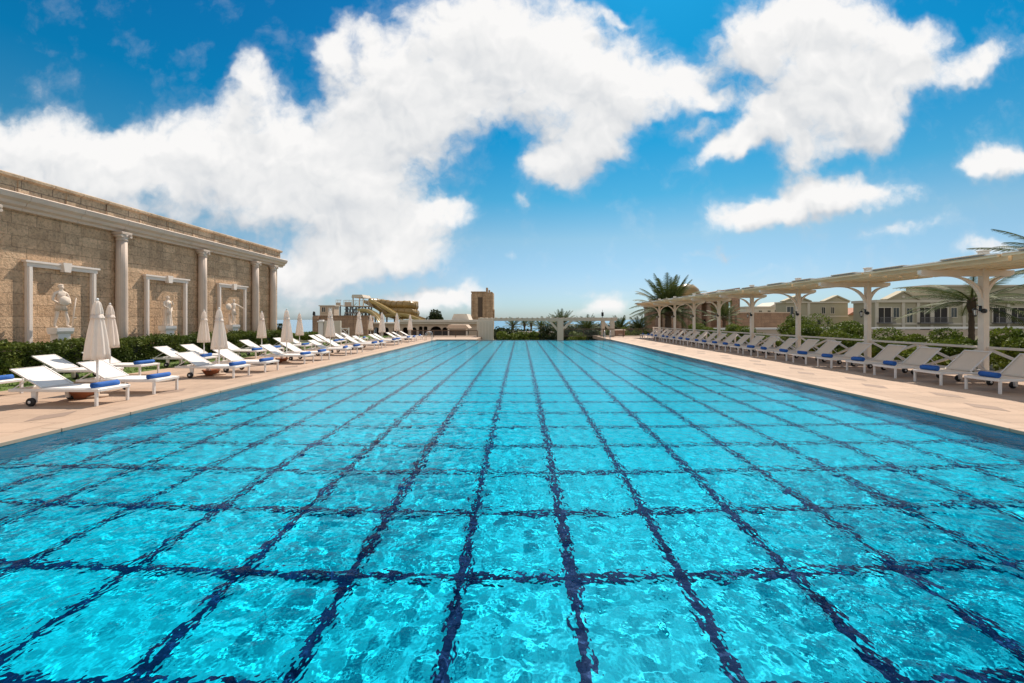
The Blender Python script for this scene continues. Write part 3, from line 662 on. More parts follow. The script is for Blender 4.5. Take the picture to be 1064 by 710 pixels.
# ------------------------------------------------------------------ loungers, towels, umbrellas
def make_lounger(sling, name, label, hinge=1.26, tilt=30, bl=.76, w=.33):
    t = thing(name, label, 'sun lounger')
    m = MB()
    for s in (-1, 1): m.box(.0, 1.92, s*w-.02, s*w+.02, .295, .355, .008)
    m.box(.0, .045, -w+.021, w-.021, .295, .355, .008); m.box(1.875, 1.92, -w+.021, w-.021, .30, .35, .008); m.box(hinge-.02, hinge+.015, -w+.021, w-.021, .30, .345)
    m.build('frame', M['white'], t)
    for s in (-1, 1):
        MB().box(.03, .08, s*w-.025, s*w+.025, 0, .294, .006).build('leg', M['white'], t)
        MB().prism([(1.34, .294), (1.45, .294), (1.43, .06), (1.36, .06)], s*(w-.02)-.022, s*(w-.02)+.022, 'XZ').build('leg', M['white'], t)
        wl = MB().lathe([(.02, -.03), (.078, -.03), (.088, -.018), (.088, .018), (.078, .03), (.02, .03)], (1.40, s*(w+.038), .088), 24, axis='Y').build('wheel', M['rubber'], t)
        MB().lathe([(.001, -.005), (.03, -.004), (.03, .004), (.001, .005)], (1.40, s*(w+.072), .088), 12, axis='Y').build('hub', M['white'], wl)
    def sling_mesh(a, b, n, sag, wd, th=.012):
        mb = MB(); a, b = Vector(a), Vector(b); d = (b-a); nn = Vector((-d.z, 0, d.x)).normalized(); k = 7; vs = []
        for side in (0, 1):
            for i in range(n+1):
                for j in range(k+1):
                    tt = i/n; u = -1+2*j/k
                    dz = -sag*(1-u*u)*math.sin(PI*min(max(tt, .02), .98))
                    p = a+d*tt+nn*(dz-side*th); vs.append((p.x, u*wd, p.z))
        fs = []; o = (n+1)*(k+1)
        for i in range(n):
            for j in range(k):
                q = i*(k+1)+j; fs.append((q, q+1, q+k+2, q+k+1)); fs.append((o+q, o+q+k+1, o+q+k+2, o+q+1))
        for i in range(n):
            for j in (0, k): q = i*(k+1)+j; fs.append((q, q+k+1, o+q+k+1, o+q))
        for j in range(k):
            for i in (0, n): q = i*(k+1)+j; fs.append((q, q+1, o+q+1, o+q))
        mb.add(vs, fs, True); return mb
    sling_mesh((.046, 0, .366), (hinge-.01, 0, .366), 10, .022, w-.022).build('seat', sling, t)
    a = (hinge, 0, .375); b = (hinge+bl*math.cos(math.radians(tilt)), 0, .375+bl*math.sin(math.radians(tilt)))
    bk = sling_mesh(a, b, 8, .018, w-.045).build('backrest', sling, t)
    m = MB()
    for s in (-1, 1): m.bar((a[0], s*(w-.034), a[2]-.004), (b[0], s*(w-.034), b[2]-.004), .026, .03)
    m.bar((b[0], -w+.021, b[2]-.004), (b[0], w-.021, b[2]-.004), .03, .026)
    m.build('backrest_frame', M['white'], bk)
    m = MB()
    for s in (-1, 1): m.bar(((a[0]+b[0])/2, s*.25, (a[2]+b[2])/2-.02), (b[0]+.02, s*.25, .335), .016, .02)
    m.bar((b[0]+.02, -w+.02, .335), (b[0]+.02, w-.02, .335), .02, .02)
    m.build('support_strut', M['white'], t)
    return t
def make_towel():
    mb = MB(); n, sp = 60, 3.2; prof = []                       # spiral roll
    L = .28; vs = []; turns = [i/n for i in range(n+1)]
    for side in (0, 1):
        for t in turns:
            a = t*sp*2*PI; rr = .012+.054*t - side*.013
            for y in (-L, -L*.5, 0, L*.5, L):
                q = rr*(1+.03*math.sin(y*40+a)); vs.append((math.cos(a)*q, y+.006*math.sin(a*1.5), math.sin(a)*q))
    k = 5; o = (n+1)*k; fs = []
    for i in range(n):
        for j in range(k-1):
            q = i*k+j; fs.append((q, q+1, q+k+1, q+k)); fs.append((o+q, o+q+k, o+q+k+1, o+q+1))
        for j in (0, k-1): q = i*k+j; fs.append((q, q+k, o+q+k, o+q))
    for j in range(k-1): q = n*k+j; fs.append((q, q+1, o+q+1, o+q))
    return mb.add(vs, fs, True).build('rolled_towel', M['towel'], None)
def make_umbrella():
    t = thing('closed_umbrella', 'x', 'umbrella')
    def fold(a, tt): return 1+(.16*(1-tt*.6))*math.cos(a*8)+.05*math.sin(a*3+tt*4)
    m = MB(); prof = [(.02, .95), (.20, .90), (.268, .86), (.255, 1.00), (.225, 1.25), (.185, 1.50), (.145, 1.72), (.112, 1.86), (.13, 1.90), (.115, 1.99), (.09, 2.09), (.07, 2.15), (.035, 2.18), (.012, 2.19)]
    prof = [(a*.78, b) for a, b in prof]
    m.lathe(prof, n=96, fold=fold); cv = m.build('canopy', M['canvas'], t)
    m = MB().lathe([(.096, 1.885), (.125, 1.80), (.13, 1.79), (.105, 1.80)], n=64, fold=lambda a, tt: 1+.14*tt*math.cos(a*8+.4)); m.build('valance', M['canvas'], cv)
    m = MB(); m.lathe([(.012, 2.185), (.026, 2.20), (.03, 2.225), (.012, 2.25)], n=12); m.build('finial', M['white'], t)
    MB().lathe([(.021, .06), (.021, 1.0)], n=14).build('pole', M['white'], t)
    m = MB(); m.lathe([(.19, 0), (.19, .04), (.17, .055), (.04, .06), (.034, .22), (.028, .23)], n=28); m.build('base', M['coping'], t)
    return t
LA = make_lounger(M['sling'], 'sun_lounger', 'x'); LB = None
TW = make_towel(); UM = make_umbrella()
used = {}
def first(proto):
    if proto.name in used: return copy_tree(proto)
    used[proto.name] = 1; return proto
def lounger(proto, x, y, rz, label, group):
    o = first(proto); o.location = (x, y, 0); o.rotation_euler = (0, 0, rz); tag(o, label, None, group); return o
def towel(x, y, rz, label, group, z=.366+.05, sc=1.0):
    if 'tw' in used: o = TW.copy(); COL.objects.link(o)
    else: o = TW; used['tw'] = 1
    o.location = (x, y, z); o.rotation_euler = (0, rnd.uniform(0, 6.28), rz+rnd.uniform(-.16, .16)); tag(o, label, 'towel', group); o.scale = (sc, sc*rnd.uniform(.9, 1.03), sc) if not isinstance(sc, tuple) else (sc[0], sc[1]*rnd.uniform(.92, 1.06), sc[2])
front = [8.90, 10.26, 12.98, 14.36, 17.0, 18.4, 20.85, 22.2, 24.95, 26.25, 28.85, 30.2, 32.85, 34.1, 36.7]
XF = -8.66
for i, y in enumerate(front):
    rz = PI+rnd.uniform(-.06, .06); x = XF+rnd.uniform(-.09, .09)
    where = 'nearest the camera in the poolside row by the umbrellas' if i == 0 else f'{ORD[i]} from the camera in the poolside row by the umbrellas'
    lounger(LA, x, y, rz, f'white sun lounger, {where}', 'white loungers in the poolside umbrella row')
    towel(x-.20+rnd.uniform(-.03, .03), y+rnd.uniform(-.03, .03), rz, f'rolled blue towel on the {ORD[i]} lounger from the camera in the poolside umbrella row', 'rolled towels on the umbrella row loungers')
back = [(9.75, 1), (12.15, 0), (13.4, 1), (15.95, 1), (17.1, 0), (19.35, 1), (20.85, 1), (23.3, 1), (24.7, 0), (27.2, 1), (28.4, 1), (31.0, 0), (32.3, 1)]
j = 0
for i, (y, tw) in enumerate(back):
    rz = PI+rnd.uniform(-.07, .07); x = -12.0+rnd.uniform(-.12, .12)
    where = 'nearest the camera in the back row along the hedge' if i == 0 else f'{ORD[i]} from the camera in the back row along the hedge'
    lounger(LA, x, y, rz, f'white sun lounger, {where}', 'white loungers in the hedge row')
    if tw: towel(x-.22, y, rz, f'rolled blue towel on the {ORD[i]} lounger from the camera in the hedge row', 'rolled towels on the hedge row loungers')
LB = make_lounger(M['sling_b'], 'shaded_sun_lounger', 'x', .93, 42, .80, .36)
for i in range(23):
    y = 10.32+1.32*i+rnd.uniform(-.06, .06); rz = rnd.uniform(-.06, .06); x = 11.42+rnd.uniform(-.07, .07)
    where = 'nearest the camera in the row under the pergola' if i == 0 else f'{ORD[i]} from the camera in the row under the pergola'
    lounger(LB, x, y, rz, f'beige sun lounger, {where}', 'beige loungers in the pergola row')
    towel(x+.22+rnd.uniform(-.04, .05), y+.05+rnd.uniform(-.08, .08), rz, f'rolled blue towel on the {ORD[i]} lounger from the camera under the pergola', 'rolled towels on the pergola row loungers', sc=(1.15, .72, 1.15), z=.366+.06)
ufront = [(-9.78, 9.56), (-9.78, 13.42), (-9.78, 17.3), (-9.78, 21.25), (-9.78, 25.05), (-9.75, 29.1), (-9.78, 32.7), (-9.78, 36.6)]
uback = [(-13.2, 13.3), (-13.2, 17.25), (-13.2, 21.1), (-13.2, 24.7), (-13.2, 36.4)]
for lst, nm, grp in ((ufront, 'poolside umbrella row', 'closed umbrellas in the poolside row'), (uback, 'umbrella row along the hedge', 'closed umbrellas in the hedge row')):
    for i, (x, y) in enumerate(lst):
        o = first(UM) if grp.endswith('poolside row') and i == 0 else copy_tree(UM)
        o.location = (x, y, 0); o.rotation_euler = (0, 0, rnd.uniform(0, 6.28)); s = rnd.uniform(.97, 1.04); o.scale = (s, s, s*1.0)
        tag(o, f'closed cream umbrella, {ORD[i]} from the camera in the {nm}', 'umbrella', grp)
pot = MB().lathe([(.13, 0), (.16, .02), (.235, .15), (.25, .155), (.25, .18), (.225, .18), (.20, .12), (.001, .11)], n=28)
for i, y in enumerate((9.45, 13.35, 17.3)):
    o = pot.build('terracotta_bowl', M['terra']); o.location = (-9.98, y, 0)
    tag(o, f'round terracotta bowl on the deck beside the {ORD[i]} poolside umbrella from the camera', 'bowl', 'terracotta bowls under the loungers')

# ------------------------------------------------------------------ pergola on the right
XP = 13.7; PYS = [12.25+4.09*k for k in range(-1, 8)]
G = thing('timber_pergola', 'long cream timber pergola with arched brackets shading the lounger row', 'pergola', (XP, 26, 0))
def gpart(mb, name, mat): o = mb.build(name, mat, G); o.location = (-XP, -26, 0); return o
for y in PYS:
    m = MB(); m.box(XP-.085, XP+.085, y-.085, y+.085, 0, 3.62, .008); m.box(XP-.11, XP+.11, y-.11, y+.11, 0, .14, .01)
    po = gpart(m, 'post', M['pwood'])
    m = MB(); m.box(XP-.12, XP+.12, y-.12, y+.12, 3.60, 3.68, .01); m.box(XP-.09, XP+.09, y-.09, y+.09, 3.68, 3.80, .01); m.box(XP-.11, XP+.11, y-.11, y+.11, 3.80, 3.84, .008); m.build('post_cap', M['pwood'], po)
    m = MB(); m.prism([(11.80, 3.14), (11.92, 3.07), (14.42, 3.07), (14.55, 3.14), (14.55, 3.25), (11.80, 3.25)], y-.06, y+.06, 'XZ'); gpart(m, 'cross_beam', M['pwood'])
    for s, L, hh in ((-1, .95, .72), (1, .68, .62)):
        poly = []; nn = 10
        x0, x1 = XP+s*.083, XP+s*(.085+L)
        for i in range(nn+1):
            a = PI/2*i/nn; poly.append((x0+(x1-x0)*(1-math.cos(a)), 3.068-hh+hh*math.sin(a)))
        for i in range(nn, -1, -1):
            a = PI/2*i/nn; d = .15; poly.append((x0+(x1-x0-s*d)*(1-math.cos(a))-0 + (s*0), 3.068-hh-d+ (hh+d)*math.sin(a) if i < nn else 3.068))
        # outer curve sits below the inner one
        inner = [(x0+(x1-x0)*(1-math.cos(PI/2*i/nn)), 3.068-(hh+.10)+(hh+.10)*math.sin(PI/2*i/nn)) for i in range(nn+1)]
        outer = [(x0+(x1-x0-s*.16)*(1-math.cos(PI/2*i/nn)), 3.068-hh+.12+(hh-.12)*math.sin(PI/2*i/nn)) for i in range(nn, -1, -1)]
        gpart(MB().prism(inner+outer, y-.05, y+.05, 'XZ'), 'bracket', M['pwood'])
    y0, y1 = y-2.0, y+2.0
    m = MB()
    for x in (12.12, 12.65, 13.18, 13.72, 14.25): m.box(x-.045, x+.045, y0, y1, 3.252, 3.39, .006)
    m.box(11.80, 11.845, y0-.005, y1+.005, 3.345, 3.392, .006)
    ru = gpart(m, 'purlins', M['rwood'])
    m = MB(); x = 11.80; i = 0
    while x < 14.5:
        m.box(x, x+.262, y0+.01+.01*rnd.random(), y1-.01-.01*rnd.random(), 3.395, 3.418); x += .28
    gpart(m, 'roof_boards', M['boards'])
    gpart(MB().box(11.80, 14.46, y0+.02, y1-.02, 3.426, 3.446), 'roof_sheet', M['sheet'])
    for (a, b) in ((-1.72, -.62), (.52, 1.66)): gpart(MB().box(11.77, 12.10, y+a, y+b, 3.449, 3.478, .006), 'cap_board', M['capb'])
FN = thing('cross_braced_balustrade', 'cream cross-braced timber balustrade running behind the beige loungers', 'fence', (XP+.05, 26, 0))
def fpart(mb, name): o = mb.build(name, M['pwood'], FN); o.location = (-XP-.05, -26, 0); return o
xb = XP+.06
fpart(MB().box(xb-.05, xb+.05, 4.0, 43.0, .93, 1.0, .01), 'top_rail'); fpart(MB().box(xb-.035, xb+.035, 4.0, 43.0, .12, .19, .008), 'bottom_rail')
y = 12.25-4.09*2; i = 0
while y < 43:
    if i % 2: fpart(MB().box(xb-.045, xb+.045, y-.045, y+.045, 0, .928, .006), 'baluster_post')
    y2 = y+2.045
    if y2 < 43.2:
        m = MB(); m.bar((xb-.018, y+.10, .20), (xb-.018, y2-.10, .925), .035, .075); m.bar((xb+.018, y+.10, .925), (xb+.018, y2-.10, .20), .035, .075); fpart(m, 'cross_brace')
    y = y2; i += 1
def lantern():
    t = thing('wall_lantern', 'x', 'lamp')
    m = MB(); m.box(-.02, .0, -.05, .05, -.10, .10, .004); m.tube([(-.02, 0, .05), (-.12, 0, .13), (-.19, 0, .09), (-.20, 0, .02)], .011, 7); m.build('arm', M['black'], t)
    m = MB(); m.lathe([(.02, .02), (.075, -.03), (.085, -.05)], (-.20, 0, 0), 6, smooth=False); m.lathe([(.03, -.30), (.045, -.27), (.05, -.25)], (-.20, 0, 0), 6, smooth=False)
    for k in range(6): a = k*PI/3; m.bar((-.20+.072*math.cos(a), .072*math.sin(a), -.05), (-.20+.047*math.cos(a), .047*math.sin(a), -.25), .010, .010)
    m.build('cage', M['black'], t); MB().lathe([(.042, -.245), (.064, -.055)], (-.20, 0, 0), 6, smooth=False).build('glass', M['glassy'], t)
    m = MB(); m.lathe([(.03, -.07), (.075, -.05), (.085, .0), (.075, .05), (.03, .07)], (-.03, -.14, -.09), 16, axis='Y'); m.build('spotlight', M['black'], t)
    return t
LN = None
for i, y in enumerate(PYS[1:]):
    if LN is None: o = LN = lantern()
    else: o = copy_tree(LN)
    o.location = (XP-.087, y, 2.12); o.scale = (.8, .8, .8); tag(o, f'black wall lantern on the {ORD[i]} pergola post from the camera', 'lamp', 'lanterns on the pergola posts')

# planting behind the pergola
r = np.random.default_rng(21)
k = 0
spec = [(16.3, 11.3, 1.0, .95, 0), (15.7, 12.6, .9, .85, 25), (16.6, 13.6, 1.15, 1.05, 0), (15.8, 15.0, 1.0, .88, 0), (17.0, 16.0, 1.2, 1.1, 0), (15.9, 17.4, 1.05, .9, 18), (16.9, 18.6, 1.2, 1.0, 0), (16.0, 20.2, 1.1, .9, 0),
        (17.2, 21.6, 1.3, 1.2, 0), (16.2, 23.5, 1.2, 1.0, 0), (17.6, 26.0, 1.5, 1.5, 0), (16.4, 29.0, 1.2, 1.0, 0), (17.4, 32.5, 1.4, 1.1, 0), (16.5, 36.5, 1.2, .9, 0), (17.6, 41.0, 1.4, 1.05, 0)]+[(14.95+.25*(i % 3), 9.8+1.55*i+.3*(i % 2), .62+.1*(i % 2), .62+.12*((i*7) % 3), -1) for i in range(17)]
for (x, y, rr, hh, fl_) in spec:
    if fl_ == -1: shrub('low_shrub', f'low spreading green shrub against the balustrade foot, {ORD[k-15]} from the camera', (x, y, -.06), (rr, rr*1.3, hh*.62), 3600, .05, 'leaf_shrub', r, 'low shrubs at the balustrade foot'); k += 1; continue
    shrub('garden_shrub', f'leafy green shrub {"with red blossom " if fl_ else ""}behind the balustrade, {ORD[k]} from the camera', (x, y, -.06), (rr, rr*1.05, hh*.80), 7500, .05, 'leaf_shrub', r, 'shrubs behind the balustrade', flowers=fl_); k += 1
palm('feather_palm', 'feathery palm rising behind the nearest pergola post', (19.5, 17.9, -.06), 2.2, 2.7, 24, r, 'palms behind the pergola', .105, 44, .72, -.12, .36)
palm('feather_palm', 'palm at the frame edge with one frond reaching over the pergola', (18.6, 13.9, -.06), 3.3, 2.5, 26, r, 'palms behind the pergola', .15, 44, .95, -.2, .36)
palm('feather_palm', 'large date palm standing behind the far end of the pergola', (18.9, 53, -1.0), 3.3, 5.2, 64, r, 'palms behind the pergola', .42, 40, 1.40, -.02, .85)
palm('feather_palm', 'small palm in front of the brown domed building', (24.6, 50, -1.0), 2.6, 2.4, 26, r, 'palms behind the pergola', .2, 20, 1.2, -.2, .5)

# ------------------------------------------------------------------ buildings
def window(par, x, z, y, w, h, frame, off, pane='pane'):
    """window on a wall facing -y (its face at y), in par's local space"""
    m = MB(); t = .09*max(1, w)
    m.box(x-w/2-t, x-w/2, y-.08, y+.02, z-t, z+h+t); m.box(x+w/2, x+w/2+t, y-.08, y+.02, z-t, z+h+t); m.box(x-w/2, x+w/2, y-.08, y+.02, z+h, z+h+t); m.box(x-w/2-t*1.5, x+w/2+t*1.5, y-.12, y+.02, z-t*1.6, z-t-.002); m.box(x-w/2, x+w/2, y-.08, y+.02, z-t, z)
    m.box(x-.03, x+.03, y-.06, y-.035, z, z+h)
    o = m.build('window', frame, par); MB().box(x-w/2, x+w/2, y-.032, y-.004, z, z+h).build('pane', M[pane], o); return o
def pediment(par, x0, x1, z0, h, y, d, mat, name='pediment'):
    m = MB(); m.prism([(x0, z0), (x1, z0), ((x0+x1)/2, z0+h)], y, y+d, 'XZ'); m.prism([(x0-.3, z0), (x0-.02, z0+.02), ((x0+x1)/2, z0+h+.02), (x1+.02, z0+.02), (x1+.3, z0), (x1+.3, z0+.2), ((x0+x1)/2, z0+h+.34), (x0-.3, z0+.2)], y-.25, y+d, 'XZ')
    return m.build(name, mat, par)
# right-hand villa block (Y=85)
Y = 85.0
V = thing('sage_villa', 'long two storey sage villa block with balconies and raised centre, behind the hedge', 'building', (95, Y, -2.5))
def L(px, py): p = at(px, py, Y); return p.x-95, p.z+2.5
x0, zt = L(911, 314.5); x1, _ = L(1130, 314); xr, zr = L(970, 297.5)
DP = 6.0
MB().box(x0, x1, 0, DP, 0, zt).build('wall', M['sage'], V)
MB().box(x0-.3, x1+.3, -.32, DP+.2, zt+.002, zt+.55).build('cornice', M['palegrey'], V)
MB().box(xr, x1, 1.0, DP+.1, zt+.555, zr).build('upper_storey', M['sage'], V)
MB().box(xr-.25, x1, .75, DP+.3, zr+.002, zr+.35).build('upper_cornice', M['palegrey'], V)
a0, _ = L(922, 312); a1, _ = L(953, 312); pediment(V, a0, a1, zt+.553, 1.55, -.22, 1.6, M['sage'])
m = MB(); xx = (a0+a1)/2; m.lathe([(.001, -.05), (.35, -.04), (.35, .04), (.001, .05)], (xx, -.25, zt+1.05), 16, axis='Y'); m.build('gable_vent', M['palegrey'], V)
zf = zt-4.0
MB().box(x0-.05, x1, -.14, -.001, zf-.55, zf-.2).build('floor_band', M['palegrey'], V)
for px in (931, 945, 991): 
    x, _ = L(px, 0); window(V, x, zf+1.0 if px != 945 else zf-.1, 0, 1.15, 1.9 if px != 945 else 2.9, M['palegrey'], 0)
for px in (918.5, 960.5, 977, 1038, 1057, 1083, 1104):
    x, _ = L(px, 0)
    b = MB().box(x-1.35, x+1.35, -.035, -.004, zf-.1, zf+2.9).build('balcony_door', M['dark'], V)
    m = MB(); m.box(x-1.6, x-1.35, -.16, -.002, zf-.1, zf+3.1); m.box(x+1.35, x+1.6, -.16, -.002, zf-.1, zf+3.1); m.box(x-1.35, x+1.35, -.16, -.002, zf+2.902, zf+3.1); m.box(x-.05, x+.05, -.08, -.036, zf-.1, zf+2.9); m.build('door_frame', M['palegrey'], b)
    m = MB(); m.bar((x-1.5, -.9, zf+.95), (x+1.5, -.9, zf+.95), .08, .08)
    for q in range(15): m.bar((x-1.5+.214*q, -.9, zf-.1), (x-1.5+.214*q, -.9, zf+.91), .04, .04)
    m.box(x-1.65, x+1.65, -1.0, -.145, zf-.3, zf-.1); m.build('balcony', M['gsteel'], V)
    MB().box(x-1.1, x+1.1, -.03, -.003, .6, zf-1.1).build('ground_window', M['dark'], V)
for px in (910.6, 938, 953.5, 967.5, 1001, 1026, 1047, 1070): 
    x, _ = L(px, 0); MB().box(x-.3, x+.3, -.2, -.001, 0, zt).build('pilaster', M['palegrey'], V)
# green-grey gabled house (Y=95)
Y = 95.0
V = thing('gabled_house', 'olive green house with two gables and small dark windows beyond the shrubs', 'building', (73, Y, -3))
def L(px, py): p = at(px, py, Y); return p.x-73, p.z+3
x0, zt = L(817, 315); x1, _ = L(881, 315)
MB().box(x0, x1, 0, 4, 0, zt).build('wall', M['sage'], V); MB().box(x0-.2, x1+.2, -.25, 4.2, zt+.002, zt+.3).build('cornice', M['palegrey'], V)
a, _ = L(857, 0); b, _ = L(881, 0); pediment(V, a, b, zt+.303, 1.15, -.15, 1.3, M['sage'])
a, _ = L(815, 0); b, _ = L(841, 0); pediment(V, a, b, zt+.303, 1.15, -.15, 1.3, M['sage'])
_, zb = L(0, 329.5); MB().box(x0, x1+.1, -.12, -.002, zb, zb+.3).build('floor_band', M['palegrey'], V)
for px, w, py0, py1 in ((821, 1.5, 328, 319), (855.5, .75, 326, 319.5), (865, .75, 326, 319.5)):
    x, z = L(px, py0); _, z2 = L(px, py1); window(V, x, z, 0, w, z2-z, M['palegrey'], 0)
for px in (819, 822.5, 851, 861):
    x, z = L(px, 337); MB().box(x-.35, x+.35, -.03, -.003, z, z+1.1).build('window', M['pane'], V)
x, _ = L(840, 0); MB().box(x-.3, x+.3, -.15, -.001, 0, zt).build('pilaster', M['palegrey'], V)
# little tiled house
def small_house(name, label, px0, px1, pt, Y, wall, roof, rh, wins, depth=7, base=-2.0):
    cx = at((px0+px1)/2, 0, Y).x; o = thing(name, label, 'building', (cx, Y, base)); w = (px1-px0)/F*Y/2; zt = at(0, pt, Y).z-base
    MB().box(-w, w, 0, depth, 0, zt).build('wall', M[wall], o)
    m = MB(); m.prism([(-w-.35, zt+.002), (w+.35, zt+.002), (0, zt+rh)], -.35, depth+.35, 'XZ'); m.build('roof', M[roof], o)
    for (u, pz, ww, hh) in wins: window(o, u*w, at(0, pz, Y).z-base, 0, ww, hh, M['palegrey'], 0)
    return o
small_house('tiled_house', 'small house with orange tiled roof left of the sage villa', 881, 905, 327.5, 105, 'sage', 'roofred', 1.9, [(-.4, 336, .7, 1.1), (.45, 336, .7, 1.5)])
small_house('beige_gabled_house', 'pale beige house with low gable above the brown garden wall', 801, 815, 318.5, 115, 'cream', 'cream', 1.2, [(-.4, 326, .9, 1.0)])
small_house('beige_gabled_house', 'tiny pale gabled house just behind the brown domed building', 767, 777, 324, 120, 'cream', 'palegrey', .8, [(0, 330, .6, .8)])
o = thing('low_pale_building', 'long low flat roofed pale building above the brown garden wall', 'building', (at(790, 0, 105).x, 105, -2))
w = 15/F*105; z = at(0, 320, 105).z+2; MB().box(-w, w, 0, 8, 0, z).build('wall', M['cream'], o); MB().box(-w-.2, w+.2, -.2, 8.2, z+.002, z+.35).build('roof', M['palegrey'], o)
for q in (-.6, 0, .6): window(o, q*w, z-1.6, 0, .7, .9, M['palegrey'], 0)
# brown garden wall
o = thing('brown_garden_wall', 'plain brown stone garden wall between the domed building and olive house', 'wall', (at(793, 0, 55).x, 55, -1.4))
w = 27.5/F*55; z = at(0, 325.5, 55).z+1.4; MB().box(-w, w, 0, .5, 0, z).build('wall_body', M['brown'], o); MB().box(-w-.05, w+.05, -.08, .58, z+.002, z+.14).build('coping', M['beige'], o)
o = thing('white_parapet', 'long low white parapet wall running behind the garden shrubs', 'wall', (20.4, 46.5, -1.4))
a, b = Vector((0, 0, 0)), Vector((55, 2.2, 0)); m = MB(); m.bar(a+Vector((0, 0, 1.0)), b+Vector((0, 0, 1.0)), .3, 2.0); m.build('wall_body', M['beige'], o); m = MB(); m.bar(a+Vector((0, 0, 2.13)), b+Vector((0, 0, 2.30)), .5, .2); m.build('coping', M['white'], o)
# brown domed building (Y=60)
Y = 60.0
V = thing('domed_building', 'brown stone pavilion with columns, arches and small golden dome behind the pergola', 'building', (at(720, 0, Y).x, Y, -1.4))
bx = at(720, 0, Y).x
def L(px, py): p = at(px, py, Y); return p.x-bx, p.z+1.4
x0, zt = L(690, 312); x1, _ = L(766, 312); zr = L(0, 303)[1]
MB().box(x0, x1, 2.5, 6, 0, zt-.2).build('wall', M['brown'], V)
m = MB(); m.box(x0-.3, x1+.1, -.3, 6.2, zt-.19, zt+.35); m.build('entablature', M['beige'], V)
a, _ = L(727, 0); m = MB(); m.prism([(a, zt+.353), (x1+.3, zt+.353), (x1+.3, zr+.55), (a+5, zr+.45), (a+1.5, zr-.1)], -.2, 6, 'XZ'); m.build('roof', M['brown'], V)
c, _ = L(722, 0); m = MB(); m.lathe([(2.1, zt+.35), (2.0, zt+1.1), (1.7, zt+1.8), (1.1, zt+2.35), (.3, zt+2.6), (.05, zt+2.62)], (c, 3.0, 0), 28); m.build('dome', M['gold'], V)
for px in (692, 698, 706, 713, 717.5, 727, 737, 749): 
    x, _ = L(px, 0); cl = MB().lathe([(.42, 0), (.40, 1), (.36, zt-.45)], (x, .3, 0), 16).build('column', M['brown'], V); MB().box(x-.5, x+.5, -.2, .8, zt-.44, zt-.195).build('capital', M['beige'], cl)
for px in (702, 710, 722, 732, 743): 
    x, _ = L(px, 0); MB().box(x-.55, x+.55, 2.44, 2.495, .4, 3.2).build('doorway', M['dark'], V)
x, z = L(761.5, 304); MB().box(x-.55, x+.55, -.9, -.32, 0, z).build('pier', M['brown'], V)
x, z = L(678.5, 320); m = MB(); m.box(x-.62, x+.62, 1, 2.2, 0, z); m.box(x-.8, x+.8, .85, 2.35, z-3.1, z-2.7); m.box(x-.72, x+.72, .9, 2.3, z+.002, z+.3); m.build('corner_pier', M['brown'], V)
# stone tower (Y=95)
Y = 95.0
V = thing('ruined_tower', 'tall brown stone tower with broken spiky top beyond the pool end', 'building', (at(501, 0, Y).x, Y, -4))
bx = at(501, 0, Y).x
def L(px, py): p = at(px, py, Y); return p.x-bx, p.z+4
x0, zt = L(490, 304); x1, _ = L(512, 304)
MB().box(x0, x1, 0, 5, 0, zt).build('wall', M['tower'], V)
m = MB(); zz = zt+.002
for (u, ww, h) in ((.72, .42, 1.1), (.83, .34, .55), (.93, .4, -.2)):
    xx = x0+(x1-x0)*u; m.box(xx-ww/2, xx+ww/2, .1, 1.2, zz-1.4 if h < 0 else zz, zz+abs(h) if h > 0 else zz+.15)
m.box(x0-.15, x0+(x1-x0)*.66, -.15, 5.1, zz, zz+.22)
m.build('broken_battlement', M['tower'], V)
xx, z = L(499, 309); MB().box(xx-.5, xx+.5, -.06, -.003, z-4.5, z).build('recess_shade_strip', M['bark'], V)  # flat brown strip on the wall face, colour standing in for recess shade
m = MB(); 
for u in (.03, .58, .97): xx = x0+(x1-x0)*u; m.box(xx-.22, xx+.22, -.2, -.004, 0, zt-.4)
m.build('buttress', M['tower'], V)
xx, z = L(513, 324); m = MB(); m.box(x1+.002, x1+.35, .5, 1.4, z-1.5, z+.5); m.build('corbel', M['tower'], V)

# ------------------------------------------------------------------ far end of the pool
# low arcaded terrace building (Y=52)
Y = 52.0
V = thing('arcaded_terrace', 'low beige terrace building with arched openings past the far left corner', 'building', (at(440, 0, Y).x, Y, -1.4)); bx = at(440, 0, Y).x
def L(px, py): p = at(px, py, Y); return p.x-bx, p.z+1.4
x0, zt = L(384, 337); x1, _ = L(497, 337)
def arched_wall(mb, x0, x1, z1, holes, y0, y1):
    """front wall as piers and arched lintels around openings [(xc, w, spring, rise)]"""
    cur = x0
    for (xc, w, sp, rise) in holes:
        mb.box(cur, xc-w/2, y0, y1, 0, z1); n = 8
        for i in range(n):
            a, b = -1+2*i/n, -1+2*(i+1)/n
            za, zb = sp+rise*math.sqrt(max(0, 1-a*a)), sp+rise*math.sqrt(max(0, 1-b*b))
            mb.prism([(xc+a*w/2, za), (xc+b*w/2, zb), (xc+b*w/2, z1), (xc+a*w/2, z1)], y0, y1, 'XZ')
        cur = xc+w/2
    mb.box(cur, x1, y0, y1, 0, z1)
holes = [(L(453, 0)[0], 1.5, 1.75, .58), (L(462.5, 0)[0], .8, 1.85, .35), (L(437, 0)[0], .5, 2.2, .12), (L(442, 0)[0], .5, 2.2, .12), (L(430, 0)[0], .7, 1.9, .3), (L(421, 0)[0], .7, 1.9, .3), (L(411, 0)[0], .7, 1.9, .3), (L(401, 0)[0], .7, 1.9, .3), (L(391, 0)[0], .7, 1.9, .3)]
m = MB(); arched_wall(m, x0, x1, zt, sorted(holes), 0, .3); m.build('wall', M['beige'], V)
MB().box(x0, x1, 2.4, 2.6, 0, zt).build('rear_wall', M['dark'], V)  # near-black wall colour supplies the shade seen through the arches
